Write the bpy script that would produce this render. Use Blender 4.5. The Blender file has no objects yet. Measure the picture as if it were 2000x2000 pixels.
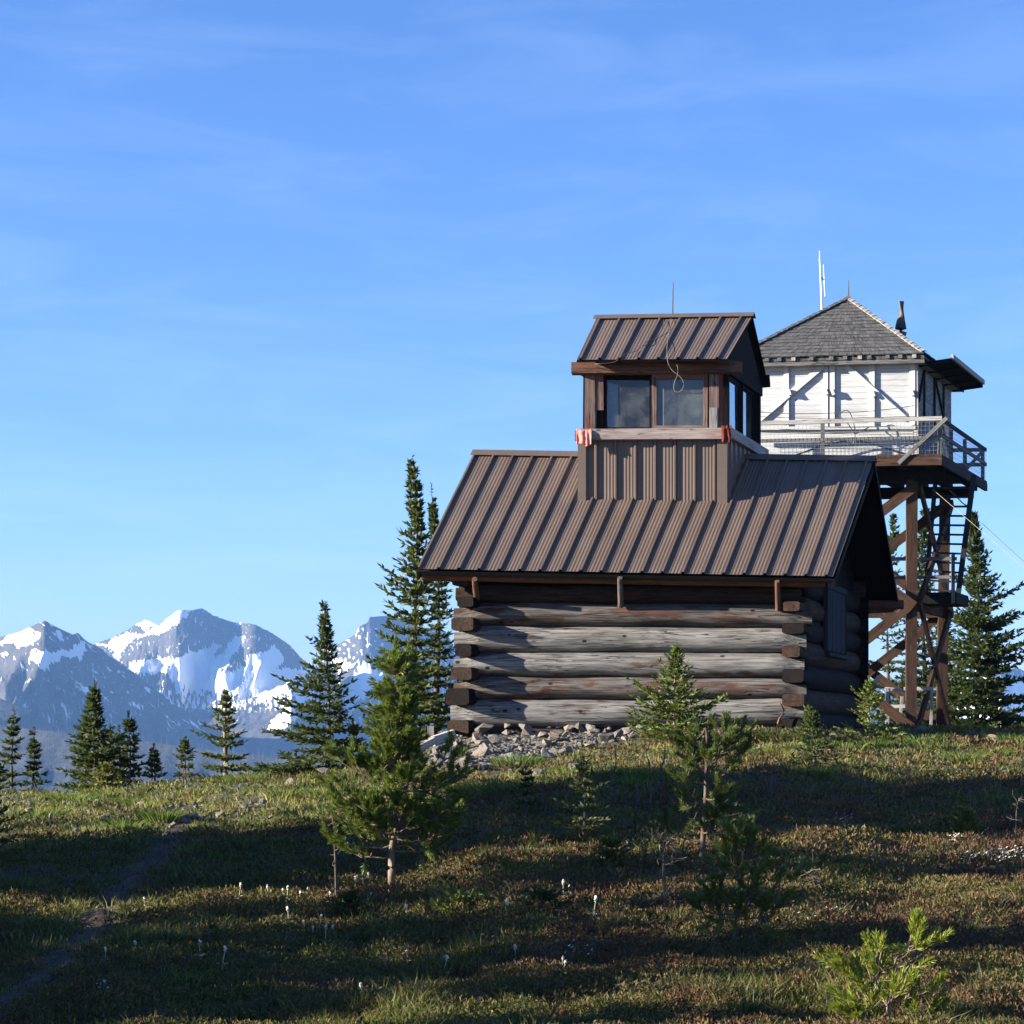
import bpy, math, random
import numpy as np
from mathutils import Vector, Matrix, noise as mn

# ------------------------------------------------------------------ camera, sky, sun, exposure
SC = bpy.context.scene
COL = SC.collection
F, PX, HY, EYE = 4200.0, 1400.0, 1450.0, 1.6       # focal length in pixels of a 2000 px picture, principal column, horizon row, eye height
SUN_AZ, SUN_EL = math.radians(76), math.radians(15)
cam = bpy.data.cameras.new("camera"); cam_o = bpy.data.objects.new("camera", cam); COL.objects.link(cam_o)
cam.sensor_width = 36; cam.lens = 36 * F / 2000
cam.shift_x = (1000 - PX) / 2000; cam.shift_y = (HY - 1000) / 2000
cam.clip_start = 0.1; cam.clip_end = 60000
cam_o.location = (0, 0, EYE); cam_o.rotation_euler = (math.pi / 2, 0, 0)
SC.camera = cam_o

world = bpy.data.worlds.new("World"); SC.world = world; world.use_nodes = True
wt = world.node_tree
bg = wt.nodes['Background']
sky = wt.nodes.new('ShaderNodeTexSky'); sky.sky_type = 'NISHITA'; sky.sun_disc = False
sky.sun_elevation = SUN_EL; sky.sun_rotation = math.pi + SUN_AZ
sky.altitude = 2000; sky.air_density = 1.0; sky.dust_density = 0.0; sky.ozone_density = 4.0
# thin cirrus streaks, fixed to the sky
tc = wt.nodes.new('ShaderNodeTexCoord')
mp = wt.nodes.new('ShaderNodeMapping'); mp.inputs['Rotation'].default_value = (0.0, 0.35, 0.0); mp.inputs['Scale'].default_value = (3.0, 3.0, 16.0)
nz = wt.nodes.new('ShaderNodeTexNoise'); nz.inputs['Scale'].default_value = 2.2; nz.inputs['Detail'].default_value = 7; nz.inputs['Roughness'].default_value = 0.62; nz.inputs['Distortion'].default_value = 0.6
cr = wt.nodes.new('ShaderNodeValToRGB'); cr.color_ramp.elements[0].position = 0.46; cr.color_ramp.elements[1].position = 0.85
cr.color_ramp.elements[1].color = (0.09, 0.09, 0.09, 1)
mx = wt.nodes.new('ShaderNodeMix'); mx.data_type = 'RGBA'
mx.inputs[7].default_value = (5.2, 6.0, 7.0, 1)
wt.links.new(tc.outputs['Generated'], mp.inputs[0]); wt.links.new(mp.outputs[0], nz.inputs[0]); wt.links.new(nz.outputs[0], cr.inputs[0])
wt.links.new(cr.outputs[0], mx.inputs[0]); hs = wt.nodes.new('ShaderNodeHueSaturation'); hs.inputs['Saturation'].default_value = 1.10; hs.inputs['Value'].default_value = 1.06
wt.links.new(sky.outputs[0], hs.inputs['Color']); tn = wt.nodes.new('ShaderNodeMix'); tn.data_type = 'RGBA'; tn.blend_type = 'MULTIPLY'; tn.inputs[0].default_value = 1.0; tn.inputs[7].default_value = (1.0, 0.86, 0.98, 1)
wt.links.new(hs.outputs[0], tn.inputs[6]); wt.links.new(tn.outputs[2], mx.inputs[6]); wt.links.new(mx.outputs[2], bg.inputs[0])
bg.inputs[1].default_value = 0.066

sun = bpy.data.lights.new("sun", 'SUN'); sun_o = bpy.data.objects.new("sun", sun); COL.objects.link(sun_o)
sun.energy = 5.0; sun.angle = math.radians(0.55); sun.color = (1.0, 0.92, 0.79)
SDIR = Vector((-math.sin(SUN_AZ) * math.cos(SUN_EL), -math.cos(SUN_AZ) * math.cos(SUN_EL), math.sin(SUN_EL)))
sun_o.rotation_euler = SDIR.to_track_quat('Z', 'Y').to_euler()
SC.view_settings.view_transform = 'Standard'; SC.view_settings.look = 'None'; SC.view_settings.gamma = 1; SC.view_settings.use_curve_mapping = False
SC.view_settings.exposure = 2.1
SC.render.engine = 'CYCLES'
SC.cycles.max_bounces = 6; SC.cycles.transparent_max_bounces = 12; SC.cycles.volume_bounces = 0
SC.cycles.use_denoising = True

HAZE_DENSITY, HAZE_COLOR = 0.72e-4, (0.155, 0.32, 0.64)

# ------------------------------------------------------------------ numpy noise and helpers
_rs = np.random.RandomState(7)
_PERM = _rs.permutation(512); _PERM = np.concatenate([_PERM, _PERM])
_G = _rs.rand(512) * 2 * np.pi; _GX, _GY = np.cos(_G), np.sin(_G)
def pnoise(x, y):
    x = np.asarray(x, float); y = np.asarray(y, float)
    xi = np.floor(x).astype(int); yi = np.floor(y).astype(int)
    xf = x - xi; yf = y - yi; xi &= 511; yi &= 511
    def g(ix, iy, dx, dy):
        h = _PERM[(_PERM[ix & 511] + iy) & 511]
        return _GX[h] * dx + _GY[h] * dy
    u = xf * xf * xf * (xf * (xf * 6 - 15) + 10); v = yf * yf * yf * (yf * (yf * 6 - 15) + 10)
    a = g(xi, yi, xf, yf); b = g(xi + 1, yi, xf - 1, yf); c = g(xi, yi + 1, xf, yf - 1); d = g(xi + 1, yi + 1, xf - 1, yf - 1)
    return ((a + (b - a) * u) + ((c + (d - c) * u) - (a + (b - a) * u)) * v) * 1.5
def fbm(x, y, o=4):
    r = 0; a = 1.0; t = 0
    for k in range(o):
        r = r + a * pnoise(x * 2 ** k + 17.3 * k, y * 2 ** k - 9.1 * k); t += a; a *= 0.5
    return r / t

def P(x, y, Y):
    return Vector(((x - PX) * Y / F, Y, EYE + (HY - y) * Y / F))

def mesh_arrays(name, verts, quads=None, tris=None, col=None, tcs=None, smooth=False):
    me = bpy.data.meshes.new(name)
    verts = np.asarray(verts, np.float32)
    nq = 0 if quads is None else len(quads); nt = 0 if tris is None else len(tris)
    loops = []
    if nq: loops.append(np.asarray(quads, np.int32).ravel())
    if nt: loops.append(np.asarray(tris, np.int32).ravel())
    loops = np.concatenate(loops)
    starts = np.concatenate([np.arange(nq) * 4, nq * 4 + np.arange(nt) * 3]).astype(np.int32)
    me.vertices.add(len(verts)); me.vertices.foreach_set('co', verts.ravel())
    me.loops.add(len(loops)); me.loops.foreach_set('vertex_index', loops)
    me.polygons.add(nq + nt); me.polygons.foreach_set('loop_start', starts)
    if smooth: me.polygons.foreach_set('use_smooth', np.ones(nq + nt, bool))
    me.update(calc_edges=True)
    if col is not None:
        c = np.ones((len(verts), 4), np.float32); c[:, :3] = col
        at = me.attributes.new('col', 'FLOAT_COLOR', 'POINT'); at.data.foreach_set('color', c.ravel())
    if tcs is not None:
        at = me.attributes.new('tc', 'FLOAT_VECTOR', 'POINT'); at.data.foreach_set('vector', np.asarray(tcs, np.float32).ravel())
    return me

# ------------------------------------------------------------------ object helpers
def tag(o, label=None, cat=None, group=None, kind=None):
    if label: o['label'] = label
    if cat: o['category'] = cat
    if group: o['group'] = group
    if kind: o['kind'] = kind
    return o
def thing(name, loc, label, cat, group=None):
    o = bpy.data.objects.new(name, None); COL.objects.link(o); o.location = loc; o.empty_display_size = 0.2
    return tag(o, label, cat, group)
def link_mesh(name, me, mat, parent=None, local=False):
    """mesh coordinates are world coordinates unless local; the parent is an unrotated Empty (or a part of one)"""
    o = bpy.data.objects.new(name, me); COL.objects.link(o)
    if mat is not None and not me.materials: me.materials.append(mat)
    if parent is not None:
        o.parent = parent
        if not local:
            w = Vector((0, 0, 0)); q = parent
            while q is not None: w += q.location; q = q.parent
            me.transform(Matrix.Translation(-w))
    return o
def copy_thing(o, parent=None):
    c = o.copy(); COL.objects.link(c)
    if parent is not None: c.parent = parent
    for ch in o.children: copy_thing(ch, c)
    return c

class MB:
    """collects boxes, beams, tubes into one mesh; every vertex keeps a texture coordinate (along, across, out) in metres"""
    def __init__(s, seed=0): s.v = []; s.f = []; s.t = []; s.sm = []; s.r = random.Random(seed)
    def add(s, vs, fs, ts, smooth=False):
        b = len(s.v); s.v += [tuple(v) for v in vs]; s.t += [tuple(t) for t in ts]
        s.f += [tuple(i + b for i in f) for f in fs]; s.sm += [smooth] * len(fs)
    def off(s): return Vector((s.r.uniform(0, 40), s.r.uniform(0, 40), s.r.uniform(0, 40)))
    def hexa(s, c8, along=None):
        """c8: 4 corners of one end then 4 of the other; the texture runs from the first end to the second"""
        o = s.off(); L = (Vector(c8[4]) - Vector(c8[0])).length; a = (Vector(c8[1]) - Vector(c8[0])).length; b = (Vector(c8[3]) - Vector(c8[0])).length
        base = [(0, 0, 0), (0, a, 0), (0, a, b), (0, 0, b)]
        ts = [o + Vector(t) for t in base] + [o + Vector((L, t[1], t[2])) for t in base]
        s.add(c8, [(3, 2, 1, 0), (4, 5, 6, 7), (0, 1, 5, 4), (1, 2, 6, 5), (2, 3, 7, 6), (3, 0, 4, 7)], ts)
    def beam(s, p0, p1, w, h, up=(0, 0, 1), jit=0.0):
        p0 = Vector(p0); p1 = Vector(p1); d = (p1 - p0).normalized(); up = Vector(up)
        sd = d.cross(up)
        if sd.length < 1e-4: sd = d.cross(Vector((0, 1, 0)))
        sd.normalize(); u = sd.cross(d)
        c = []
        for p in (p0, p1):
            for a, b in ((-1, -1), (1, -1), (1, 1), (-1, 1)):
                c.append(p + sd * (a * w / 2 + s.r.uniform(-jit, jit)) + u * (b * h / 2 + s.r.uniform(-jit, jit)))
        s.hexa(c)
    def slab(s, a, b, c, d, th):
        """quad a b c d thickened by the vector th"""
        th = Vector(th); q = [Vector(x) for x in (a, b, c, d)]
        s.hexa([q[0], q[3], q[3] + th, q[0] + th, q[1], q[2], q[2] + th, q[1] + th])
    def tube(s, pts, rad, n=12, cap=True, sx=None, up=(0, 0, 1), bump=0.0, power=2.0, smooth=True):
        """pts centre line; rad list of r or (r_side, r_up)"""
        pts = [Vector(p) for p in pts]; o = s.off(); L = 0; vs = []; ts = []
        ph = s.r.uniform(0, 50)
        for i, p in enumerate(pts):
            d = (pts[min(i + 1, len(pts) - 1)] - pts[max(i - 1, 0)]).normalized()
            sd = d.cross(Vector(up))
            if sd.length < 1e-3: sd = d.cross(Vector((0, 1, 0)))
            sd.normalize(); u = sd.cross(d)
            if i: L += (p - pts[i - 1]).length
            r = rad[i]; pw = power[i] if isinstance(power, (list, tuple)) else power
            ra, rb = r if isinstance(r, (tuple, list)) else (r, r)
            for k in range(n):
                th = 2 * math.pi * (k + .5) / n; c, sn = math.cos(th), math.sin(th)
                m = (abs(c) ** pw + abs(sn) ** pw) ** (-1 / pw)
                if bump: m *= 1 + bump * mn.noise(Vector((L * 1.1 + ph, c * .9, sn * .9))) + bump * .5 * mn.noise(Vector((L * 3.5 + ph, c * 1.8, sn * 1.8)))
                vs.append(p + sd * (c * m * ra) + u * (sn * m * rb))
                ts.append(o + Vector((L, c * ra, sn * rb)))
        fs = []
        for i in range(len(pts) - 1):
            for k in range(n):
                a, b = i * n + k, i * n + (k + 1) % n
                fs.append((a, b, b + n, a + n))
        s.add(vs, fs, ts, smooth)
        if cap:
            for i, rev in ((0, True), (len(pts) - 1, False)):
                ring = vs[i * n:(i + 1) * n]; f = tuple(range(n))
                s.add(ring, [f[::-1] if rev else f], [t + Vector((7.7, 0, 0)) for t in ts[i * n:(i + 1) * n]])
    def build(s, name, mat, parent=None):
        me = bpy.data.meshes.new(name); me.from_pydata(s.v, [], s.f)
        at = me.attributes.new('tc', 'FLOAT_VECTOR', 'POINT'); at.data.foreach_set('vector', np.array(s.t, np.float32).ravel())
        me.polygons.foreach_set('use_smooth', s.sm)
        me.update()
        return link_mesh(name, me, mat, parent)

# ------------------------------------------------------------------ materials
class NT:
    def __init__(s, name):
        s.m = bpy.data.materials.new(name); s.m.use_nodes = True; s.t = s.m.node_tree
        s.b = s.t.nodes['Principled BSDF']; s.out = s.t.nodes['Material Output']
        s.b.inputs['Roughness'].default_value = 0.85; s.b.inputs['Specular IOR Level'].default_value = 0.25
    def n(s, typ, **kw):
        nd = s.t.nodes.new(typ)
        for k, v in kw.items():
            if k in nd.inputs: nd.inputs[k].default_value = v
            else: setattr(nd, k, v)
        return nd
    def l(s, a, b): s.t.links.new(a, b)
    def attr(s, name): return s.n('ShaderNodeAttribute', attribute_name=name)
    def mapped(s, vec, scale, loc=(0, 0, 0)):
        m = s.n('ShaderNodeMapping'); m.inputs['Scale'].default_value = scale; m.inputs['Location'].default_value = loc; s.l(vec, m.inputs[0]); return m.outputs[0]
    def noise(s, vec, scale, detail=4, rough=.55, dist=0.0):
        nd = s.n('ShaderNodeTexNoise'); nd.inputs['Scale'].default_value = scale; nd.inputs['Detail'].default_value = detail
        nd.inputs['Roughness'].default_value = rough; nd.inputs['Distortion'].default_value = dist; s.l(vec, nd.inputs['Vector']); return nd.outputs['Fac']
    def ramp(s, fac, stops):
        r = s.n('ShaderNodeValToRGB'); e = r.color_ramp.elements
        while len(e) < len(stops): e.new(.5)
        for k, (p, c) in enumerate(stops): e[k].position = p; e[k].color = (*c, 1) if len(c) == 3 else c
        s.l(fac, r.inputs[0]); return r.outputs[0]
    def mix(s, fac, a, b, mode='MIX'):
        m = s.n('ShaderNodeMix', data_type='RGBA', blend_type=mode)
        if isinstance(fac, (int, float)): m.inputs[0].default_value = fac
        else: s.l(fac, m.inputs[0])
        for v, i in ((a, 6), (b, 7)):
            if isinstance(v, tuple): m.inputs[i].default_value = (*v, 1)
            else: s.l(v, m.inputs[i])
        return m.outputs[2]
    def math(s, op, a, b=0.0):
        m = s.n('ShaderNodeMath', operation=op)
        for v, i in ((a, 0), (b, 1)):
            if isinstance(v, (int, float)): m.inputs[i].default_value = v
            else: s.l(v, m.inputs[i])
        return m.outputs[0]
    def bump(s, h, strength=.4, dist=.01):
        b = s.n('ShaderNodeBump'); b.inputs['Strength'].default_value = strength; b.inputs['Distance'].default_value = dist
        s.l(h, b.inputs['Height']); s.l(b.outputs[0], s.b.inputs['Normal'])
    def base(s, c):
        if isinstance(c, tuple): s.b.inputs['Base Color'].default_value = (*c, 1)
        else: s.l(c, s.b.inputs['Base Color'])
G3 = lambda v: (v, v, v)

def wood(name, light, dark, stain=None, stain_at=.56, crack=1.0, along=(1.2, 22, 22), knots=True, bump=.5):
    m = NT(name); m.b.inputs['Specular IOR Level'].default_value = .06; tcv = m.attr('tc').outputs['Vector']
    g = m.noise(m.mapped(tcv, along), 1.6, 6, .65, .4)
    big = m.noise(m.mapped(tcv, (.7, 3, 3)), 1.3, 4)
    c = m.ramp(g, [(.35, dark), (.60, light)])
    c = m.mix(m.ramp(big, [(.35, G3(0)), (.7, G3(1))]), m.mix(.55, c, dark), c)
    if stain:
        sm = m.ramp(m.noise(m.mapped(tcv, (.9, 4.5, 4.5), (5, 5, 5)), 1.5, 5, .6, .5), [(stain_at, G3(0)), (stain_at + .1, G3(.85))])
        c = m.mix(sm, c, stain)
    # long drying cracks
    cn = m.noise(m.mapped(tcv, (.55, 16, 16), (3, 9, 1)), 1.4, 3, .5, .6)
    ck = m.ramp(cn, [(.485, G3(0)), (.497, G3(1)), (.503, G3(1)), (.515, G3(0))])
    gate = m.ramp(m.noise(m.mapped(tcv, (.8, 2, 2), (1, 7, 3)), 1.1, 2), [(.44, G3(0)), (.52, G3(crack))])
    ck = m.math('MULTIPLY', ck, gate)
    c = m.mix(ck, c, tuple(d * .22 for d in dark))
    h = m.math('SUBTRACT', m.math('MULTIPLY', g, .5), ck)
    if knots:
        vo = m.n('ShaderNodeTexVoronoi', feature='F1'); vo.inputs['Scale'].default_value = 2.4
        m.l(m.mapped(tcv, (1, 1.7, 1.7)), vo.inputs['Vector'])
        kn = m.ramp(vo.outputs['Distance'], [(.06, G3(1)), (.12, G3(0))])
        c = m.mix(kn, c, tuple(x * .45 for x in (stain or dark)))
        h = m.math('SUBTRACT', h, m.math('MULTIPLY', kn, .6))
    m.base(c); m.bump(h, bump, .012)
    return m.m

M = {}
M['log'] = wood('weathered_log_wood', (.29, .276, .256), (.095, .087, .08), (.066, .042, .032), .56, bump=.8)
M['log_worn'] = wood('brown_patched_log_wood', (.195, .178, .162), (.06, .051, .045), (.075, .036, .023), .51, bump=.8)
M['log_brown'] = wood('brown_log_wood', (.058, .038, .028), (.020, .015, .013), (.075, .032, .018), .55)  # brown of the log ends, toned down further for the shaded gable
M['log_dark'] = wood('dark_log_wood', (.018, .014, .012), (.008, .007, .007), (.022, .011, .008), .58)  # the gable's shade is put into this near-black log colour
M['brown_beam'] = wood('reddish_brown_timber', (.19, .095, .06), (.07, .042, .033), (.22, .08, .04), .55, bump=.35)
M['red_wood'] = wood('peeling_red_timber', (.235, .165, .14), (.075, .05, .043), (.19, .05, .032), .50, bump=.7)
M['sill_wood'] = wood('grey_sill_timber', (.34, .29, .265), (.17, .135, .12), (.26, .095, .07), .57, bump=.6)
M['dark_grey_board'] = wood('dark_grey_board', (.19, .185, .18), (.06, .058, .056), None, bump=.4)
M['tower_wood'] = wood('orange_brown_timber', (.085, .046, .029), (.024, .017, .014), (.17, .13, .10), .63, bump=.35)
M['grey_board'] = wood('grey_weathered_board', (.42, .40, .37), (.19, .18, .17), None, bump=.3)
M['dark_board'] = wood('dark_stained_board', (.014, .012, .012), (.006, .006, .006), None, bump=.3)  # boards on unlit sides and undersides, with that shade in the colour
M['blue_board'] = wood('blue_grey_board', (.038, .042, .05), (.016, .018, .022), None, bump=.3)  # bluish grey planks; the tone also holds shade of the sunless sides
M['white_board'] = wood('white_painted_board', (.50, .50, .495), (.36, .355, .345), (.24, .235, .225), .66, crack=.5, knots=False, bump=.2)
M['pale_wood'] = wood('pale_bleached_wood', (.55, .51, .44), (.33, .30, .26), None, bump=.3)

def paint_siding():
    m = NT('white_plank_siding'); tcv = m.attr('tc').outputs['Vector']
    sep = m.n('ShaderNodeSeparateXYZ'); m.l(tcv, sep.inputs[0])
    plank = m.math('FRACT', m.math('MULTIPLY', sep.outputs[1], 1 / .145))
    gap = m.ramp(plank, [(.0, G3(1)), (.05, G3(0)), (.97, G3(0)), (1, G3(1))])
    pid = m.math('FLOOR', m.math('MULTIPLY', sep.outputs[1], 1 / .145))
    wn = m.n('ShaderNodeTexWhiteNoise', noise_dimensions='1D'); m.l(pid, wn.inputs['W'])
    g = m.noise(m.mapped(tcv, (1.2, 26, 1)), 1.5, 6, .7, .4)
    worn = m.ramp(g, [(.47, G3(0)), (.70, G3(.85))])
    c = m.mix(worn, (.50, .505, .51), (.23, .228, .222))
    c = m.mix(m.math('MULTIPLY', wn.outputs[0], .45), c, (.34, .34, .335))
    bl = m.ramp(m.noise(m.mapped(tcv, (.6, 1.6, 1)), 1.4, 5, .65), [(.45, G3(0)), (.72, G3(.6))])
    c = m.mix(bl, c, (.27, .27, .265))
    c = m.mix(m.math('MULTIPLY', gap, .75), c, (.12, .12, .115))
    m.base(c); m.bump(m.math('SUBTRACT', m.math('MULTIPLY', g, -.3), gap), .5, .008)
    return m.m
M['siding'] = paint_siding()
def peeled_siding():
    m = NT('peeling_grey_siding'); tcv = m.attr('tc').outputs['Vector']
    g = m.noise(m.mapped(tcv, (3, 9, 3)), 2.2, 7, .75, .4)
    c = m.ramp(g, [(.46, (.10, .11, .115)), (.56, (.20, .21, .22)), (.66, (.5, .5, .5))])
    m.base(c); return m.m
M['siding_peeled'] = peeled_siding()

def metal_roof(name, c0, c1):
    m = NT(name); tcv = m.attr('tc').outputs['Vector']
    a = m.noise(m.mapped(tcv, (6, .5, 1)), 1.0, 5, .6); b = m.noise(tcv, 1.1, 5, .6)
    c = m.mix(m.ramp(a, [(.3, G3(0)), (.75, G3(1))]), c0, c1)
    c = m.mix(m.ramp(b, [(.45, G3(0)), (.8, G3(.5))]), c, tuple(x * 1.25 for x in c1))
    fine = m.noise(tcv, 60, 2)
    c = m.mix(m.ramp(fine, [(.62, G3(0)), (.75, G3(.35))]), c, tuple(x * .6 for x in c0))
    m.base(c); m.b.inputs['Roughness'].default_value = .5; m.b.inputs['Specular IOR Level'].default_value = .35
    m.bump(b, .08, .02)
    return m.m
M['roof'] = metal_roof('brown_metal_sheet', (.096, .069, .053), (.130, .094, .073))
M['trim_metal'] = metal_roof('brown_metal_trim', (.098, .072, .057), (.122, .091, .073))

def shingles():
    m = NT('grey_cedar_shingle'); tcv = m.attr('tc').outputs['Vector']
    br = m.n('ShaderNodeTexBrick'); br.offset = .43; br.squash = 1.0
    br.inputs['Color1'].default_value = (.10, .098, .095, 1); br.inputs['Color2'].default_value = (.25, .24, .23, 1); br.inputs['Mortar'].default_value = (.03, .03, .03, 1)
    br.inputs['Scale'].default_value = 1; br.inputs['Mortar Size'].default_value = .008; br.inputs['Brick Width'].default_value = .19; br.inputs['Row Height'].default_value = .125
    br.inputs['Bias'].default_value = -.1
    wob = m.n('ShaderNodeTexNoise'); wob.inputs['Scale'].default_value = 4; m.l(tcv, wob.inputs['Vector'])
    add = m.n('ShaderNodeMixRGB', blend_type='LINEAR_LIGHT'); add.inputs[0].default_value = .045; m.l(tcv, add.inputs[1]); m.l(wob.outputs['Color'], add.inputs[2])
    m.l(add.outputs[0], br.inputs['Vector'])
    g = m.noise(m.mapped(tcv, (20, 3, 1)), 1.2, 5)
    c = m.mix(m.ramp(g, [(.35, G3(0)), (.7, G3(.6))]), br.outputs['Color'], (.17, .165, .16))
    m.base(c); m.bump(br.outputs['Fac'], -.6, .02)
    return m.m
M['shingle'] = shingles()

def simple(name, c, rough=.7, metal=0.0, var=.25, scale=8):
    m = NT(name); co = m.n('ShaderNodeTexCoord').outputs['Object']; m.b.inputs['Specular IOR Level'].default_value = .12
    n = m.noise(co, scale, 4)
    m.base(m.mix(m.ramp(n, [(.3, G3(0)), (.7, G3(1))]), tuple(x * (1 - var) for x in c), tuple(min(1, x * (1 + var)) for x in c)))
    m.b.inputs['Roughness'].default_value = rough; m.b.inputs['Metallic'].default_value = metal
    return m.m
M['wire'] = simple('dull_wire', (.12, .12, .12), .5, .6)
M['mesh_wire'] = simple('galvanised_wire', (.26, .26, .26), .5, .5)
M['rope'] = simple('pale_cable', (.22, .205, .18))
M['rod'] = simple('dark_iron', (.05, .05, .055), .5, .7)
M['white_rod'] = simple('white_fibreglass', (.6, .6, .6), .4, var=.06)
M['rust_pipe'] = simple('rusty_stovepipe', (.09, .075, .06), .6, .4, .5, 5)
M['pink_cloth'] = simple('faded_pink_cloth', (.62, .20, .17), .9, var=.2, scale=20)
M['red_cloth'] = simple('dark_red_cloth', (.10, .022, .015), .9, var=.3, scale=20)
M['curtain'] = simple('grey_blind', (.20, .205, .19), .9, var=.12, scale=3)
M['interior'] = simple('dark_interior', (.05, .04, .034), .9)
M['bark'] = simple('grey_brown_bark', (.085, .065, .05), .9, var=.4, scale=14)
M['bark_pale'] = simple('pale_pine_bark', (.17, .125, .09), .9, var=.45, scale=18)
M['bark_dead'] = simple('bleached_dead_wood', (.085, .07, .06), .9, var=.5, scale=20)
M['flower'] = simple('woolly_seed_head', (.50, .47, .40), .95, var=.25, scale=90)
M['stem'] = simple('pale_green_stem', (.34, .34, .22), .8)

def glass():
    m = NT('window_glass'); m.b.inputs['Base Color'].default_value = (.02, .022, .025, 1); m.b.inputs['Roughness'].default_value = .03
    tr = m.n('ShaderNodeBsdfTransparent'); tr.inputs[0].default_value = (.80, .84, .86, 1)
    gl = m.n('ShaderNodeBsdfGlossy'); gl.inputs['Roughness'].default_value = .03
    co = m.n('ShaderNodeTexCoord').outputs['Object']
    dirt = m.ramp(m.noise(co, 3.0, 6, .7), [(.4, G3(.02)), (.8, G3(.16))])
    fr = m.n('ShaderNodeFresnel'); fr.inputs[0].default_value = 1.5
    mixa = m.n('ShaderNodeMixShader'); m.l(m.math('ADD', m.math('MULTIPLY', fr.outputs[0], .6), .01), mixa.inputs[0]); m.l(tr.outputs[0], mixa.inputs[1]); m.l(gl.outputs[0], mixa.inputs[2])
    df = m.n('ShaderNodeBsdfDiffuse'); df.inputs[0].default_value = (.42, .42, .40, 1)
    mixb = m.n('ShaderNodeMixShader'); m.l(dirt, mixb.inputs[0]); m.l(mixa.outputs[0], mixb.inputs[1]); m.l(df.outputs[0], mixb.inputs[2])
    m.l(mixb.outputs[0], m.out.inputs[0]); return m.m
M['glass'] = glass()

def foliage(name, rough=.6, trans=.25, spec=.25):
    m = NT(name); a = m.attr('col').outputs['Color']
    m.base(a); m.b.inputs['Roughness'].default_value = rough; m.b.inputs['Specular IOR Level'].default_value = spec
    tl = m.n('ShaderNodeBsdfTranslucent'); m.l(m.mix(.5, a, (.16, .20, .03), 'MIX'), tl.inputs[0])
    mixn = m.n('ShaderNodeMixShader'); mixn.inputs[0].default_value = trans
    m.l(m.b.outputs[0], mixn.inputs[1]); m.l(tl.outputs[0], mixn.inputs[2]); m.l(mixn.outputs[0], m.out.inputs[0])
    return m.m
M['needles'] = foliage('conifer_needles')
M['pine_needles'] = foliage('pine_needles', .45, .3, .4)
M['grass'] = foliage('grass_blades', .7, .42)
M['heather'] = foliage('heather_sprigs', .8, .2)

def stone():
    m = NT('angular_stone'); co = m.n('ShaderNodeTexCoord').outputs['Object']
    inf = m.n('ShaderNodeObjectInfo')
    a = m.noise(co, 7, 6, .65); b = m.noise(co, 26, 4)
    c = m.ramp(a, [(.3, (.085, .078, .071)), (.7, (.235, .218, .196))])
    tint = m.ramp(inf.outputs['Random'], [(0, (.75, .74, .74)), (.45, (1.0, .98, .95)), (.8, (1.15, .95, .8)), (1, (1.3, 1.27, 1.2))])
    c = m.mix(1.0, c, tint, 'MULTIPLY')
    c = m.mix(m.ramp(b, [(.6, G3(0)), (.7, G3(.5))]), c, (.12, .115, .10))
    m.base(c); m.bump(a, .5, .03); return m.m
M['stone'] = stone()

def soil():
    m = NT('alpine_soil'); co = m.n('ShaderNodeTexCoord').outputs['Object']
    a = m.noise(co, .9, 6, .65); b = m.noise(co, 9, 6, .7); c3 = m.noise(co, 45, 3, .6)
    c = m.ramp(b, [(.3, (.03, .024, .017)), (.55, (.065, .053, .03)), (.75, (.10, .088, .047))])
    c = m.mix(m.ramp(a, [(.42, G3(0)), (.6, G3(.7))]), c, (.085, .09, .036))
    c = m.mix(m.ramp(c3, [(.55, G3(0)), (.75, G3(.6))]), c, (.17, .14, .10))
    m.base(c); m.bump(m.math('ADD', b, m.math('MULTIPLY', c3, .4)), .9, .05); return m.m
M['soil'] = soil()
def dirt():
    m = NT('trodden_dirt'); co = m.n('ShaderNodeTexCoord').outputs['Object']
    b = m.noise(co, 7, 6, .7); c3 = m.noise(co, 40, 3, .6)
    c = m.ramp(b, [(.3, (.035, .024, .017)), (.7, (.085, .06, .04))])
    c = m.mix(m.ramp(c3, [(.6, G3(0)), (.75, G3(.7))]), c, (.2, .17, .14))
    m.base(c); m.bump(m.math('ADD', b, c3), .9, .03); return m.m
M['dirt'] = dirt()

def mountain_mat(rock_a, rock_b, name):
    m = NT(name); s = m.attr('col').outputs['Color']; co = m.n('ShaderNodeTexCoord').outputs['Object']
    a = m.noise(m.mapped(co, (1, 1, 1.6)), .012, 8, .7); f = m.noise(co, .05, 5, .7)
    rock = m.mix(m.ramp(a, [(.35, G3(0)), (.65, G3(1))]), rock_a, rock_b)
    sep = m.n('ShaderNodeSeparateColor'); m.l(s, sep.inputs[0])
    v = m.math('ADD', sep.outputs[0], m.math('MULTIPLY', m.math('SUBTRACT', f, .5), .55))
    sf = m.ramp(v, [(.44, G3(0)), (.56, G3(1))])
    m.base(m.mix(sf, rock, (.88, .89, .90)))
    m.bump(m.math('MULTIPLY', a, m.math('SUBTRACT', 1.0, m.math('MULTIPLY', sf, .8))), .8, 25.0)
    return m.m
M['mountain'] = mountain_mat((.045, .043, .042), (.095, .088, .082), 'rock_and_snow')
M['burn_hill'] = mountain_mat((.04, .043, .035), (.085, .08, .068), 'burnt_hillside')
M['dead_trunks'] = simple('silver_dead_trunks', (.24, .23, .215), .9)

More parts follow.
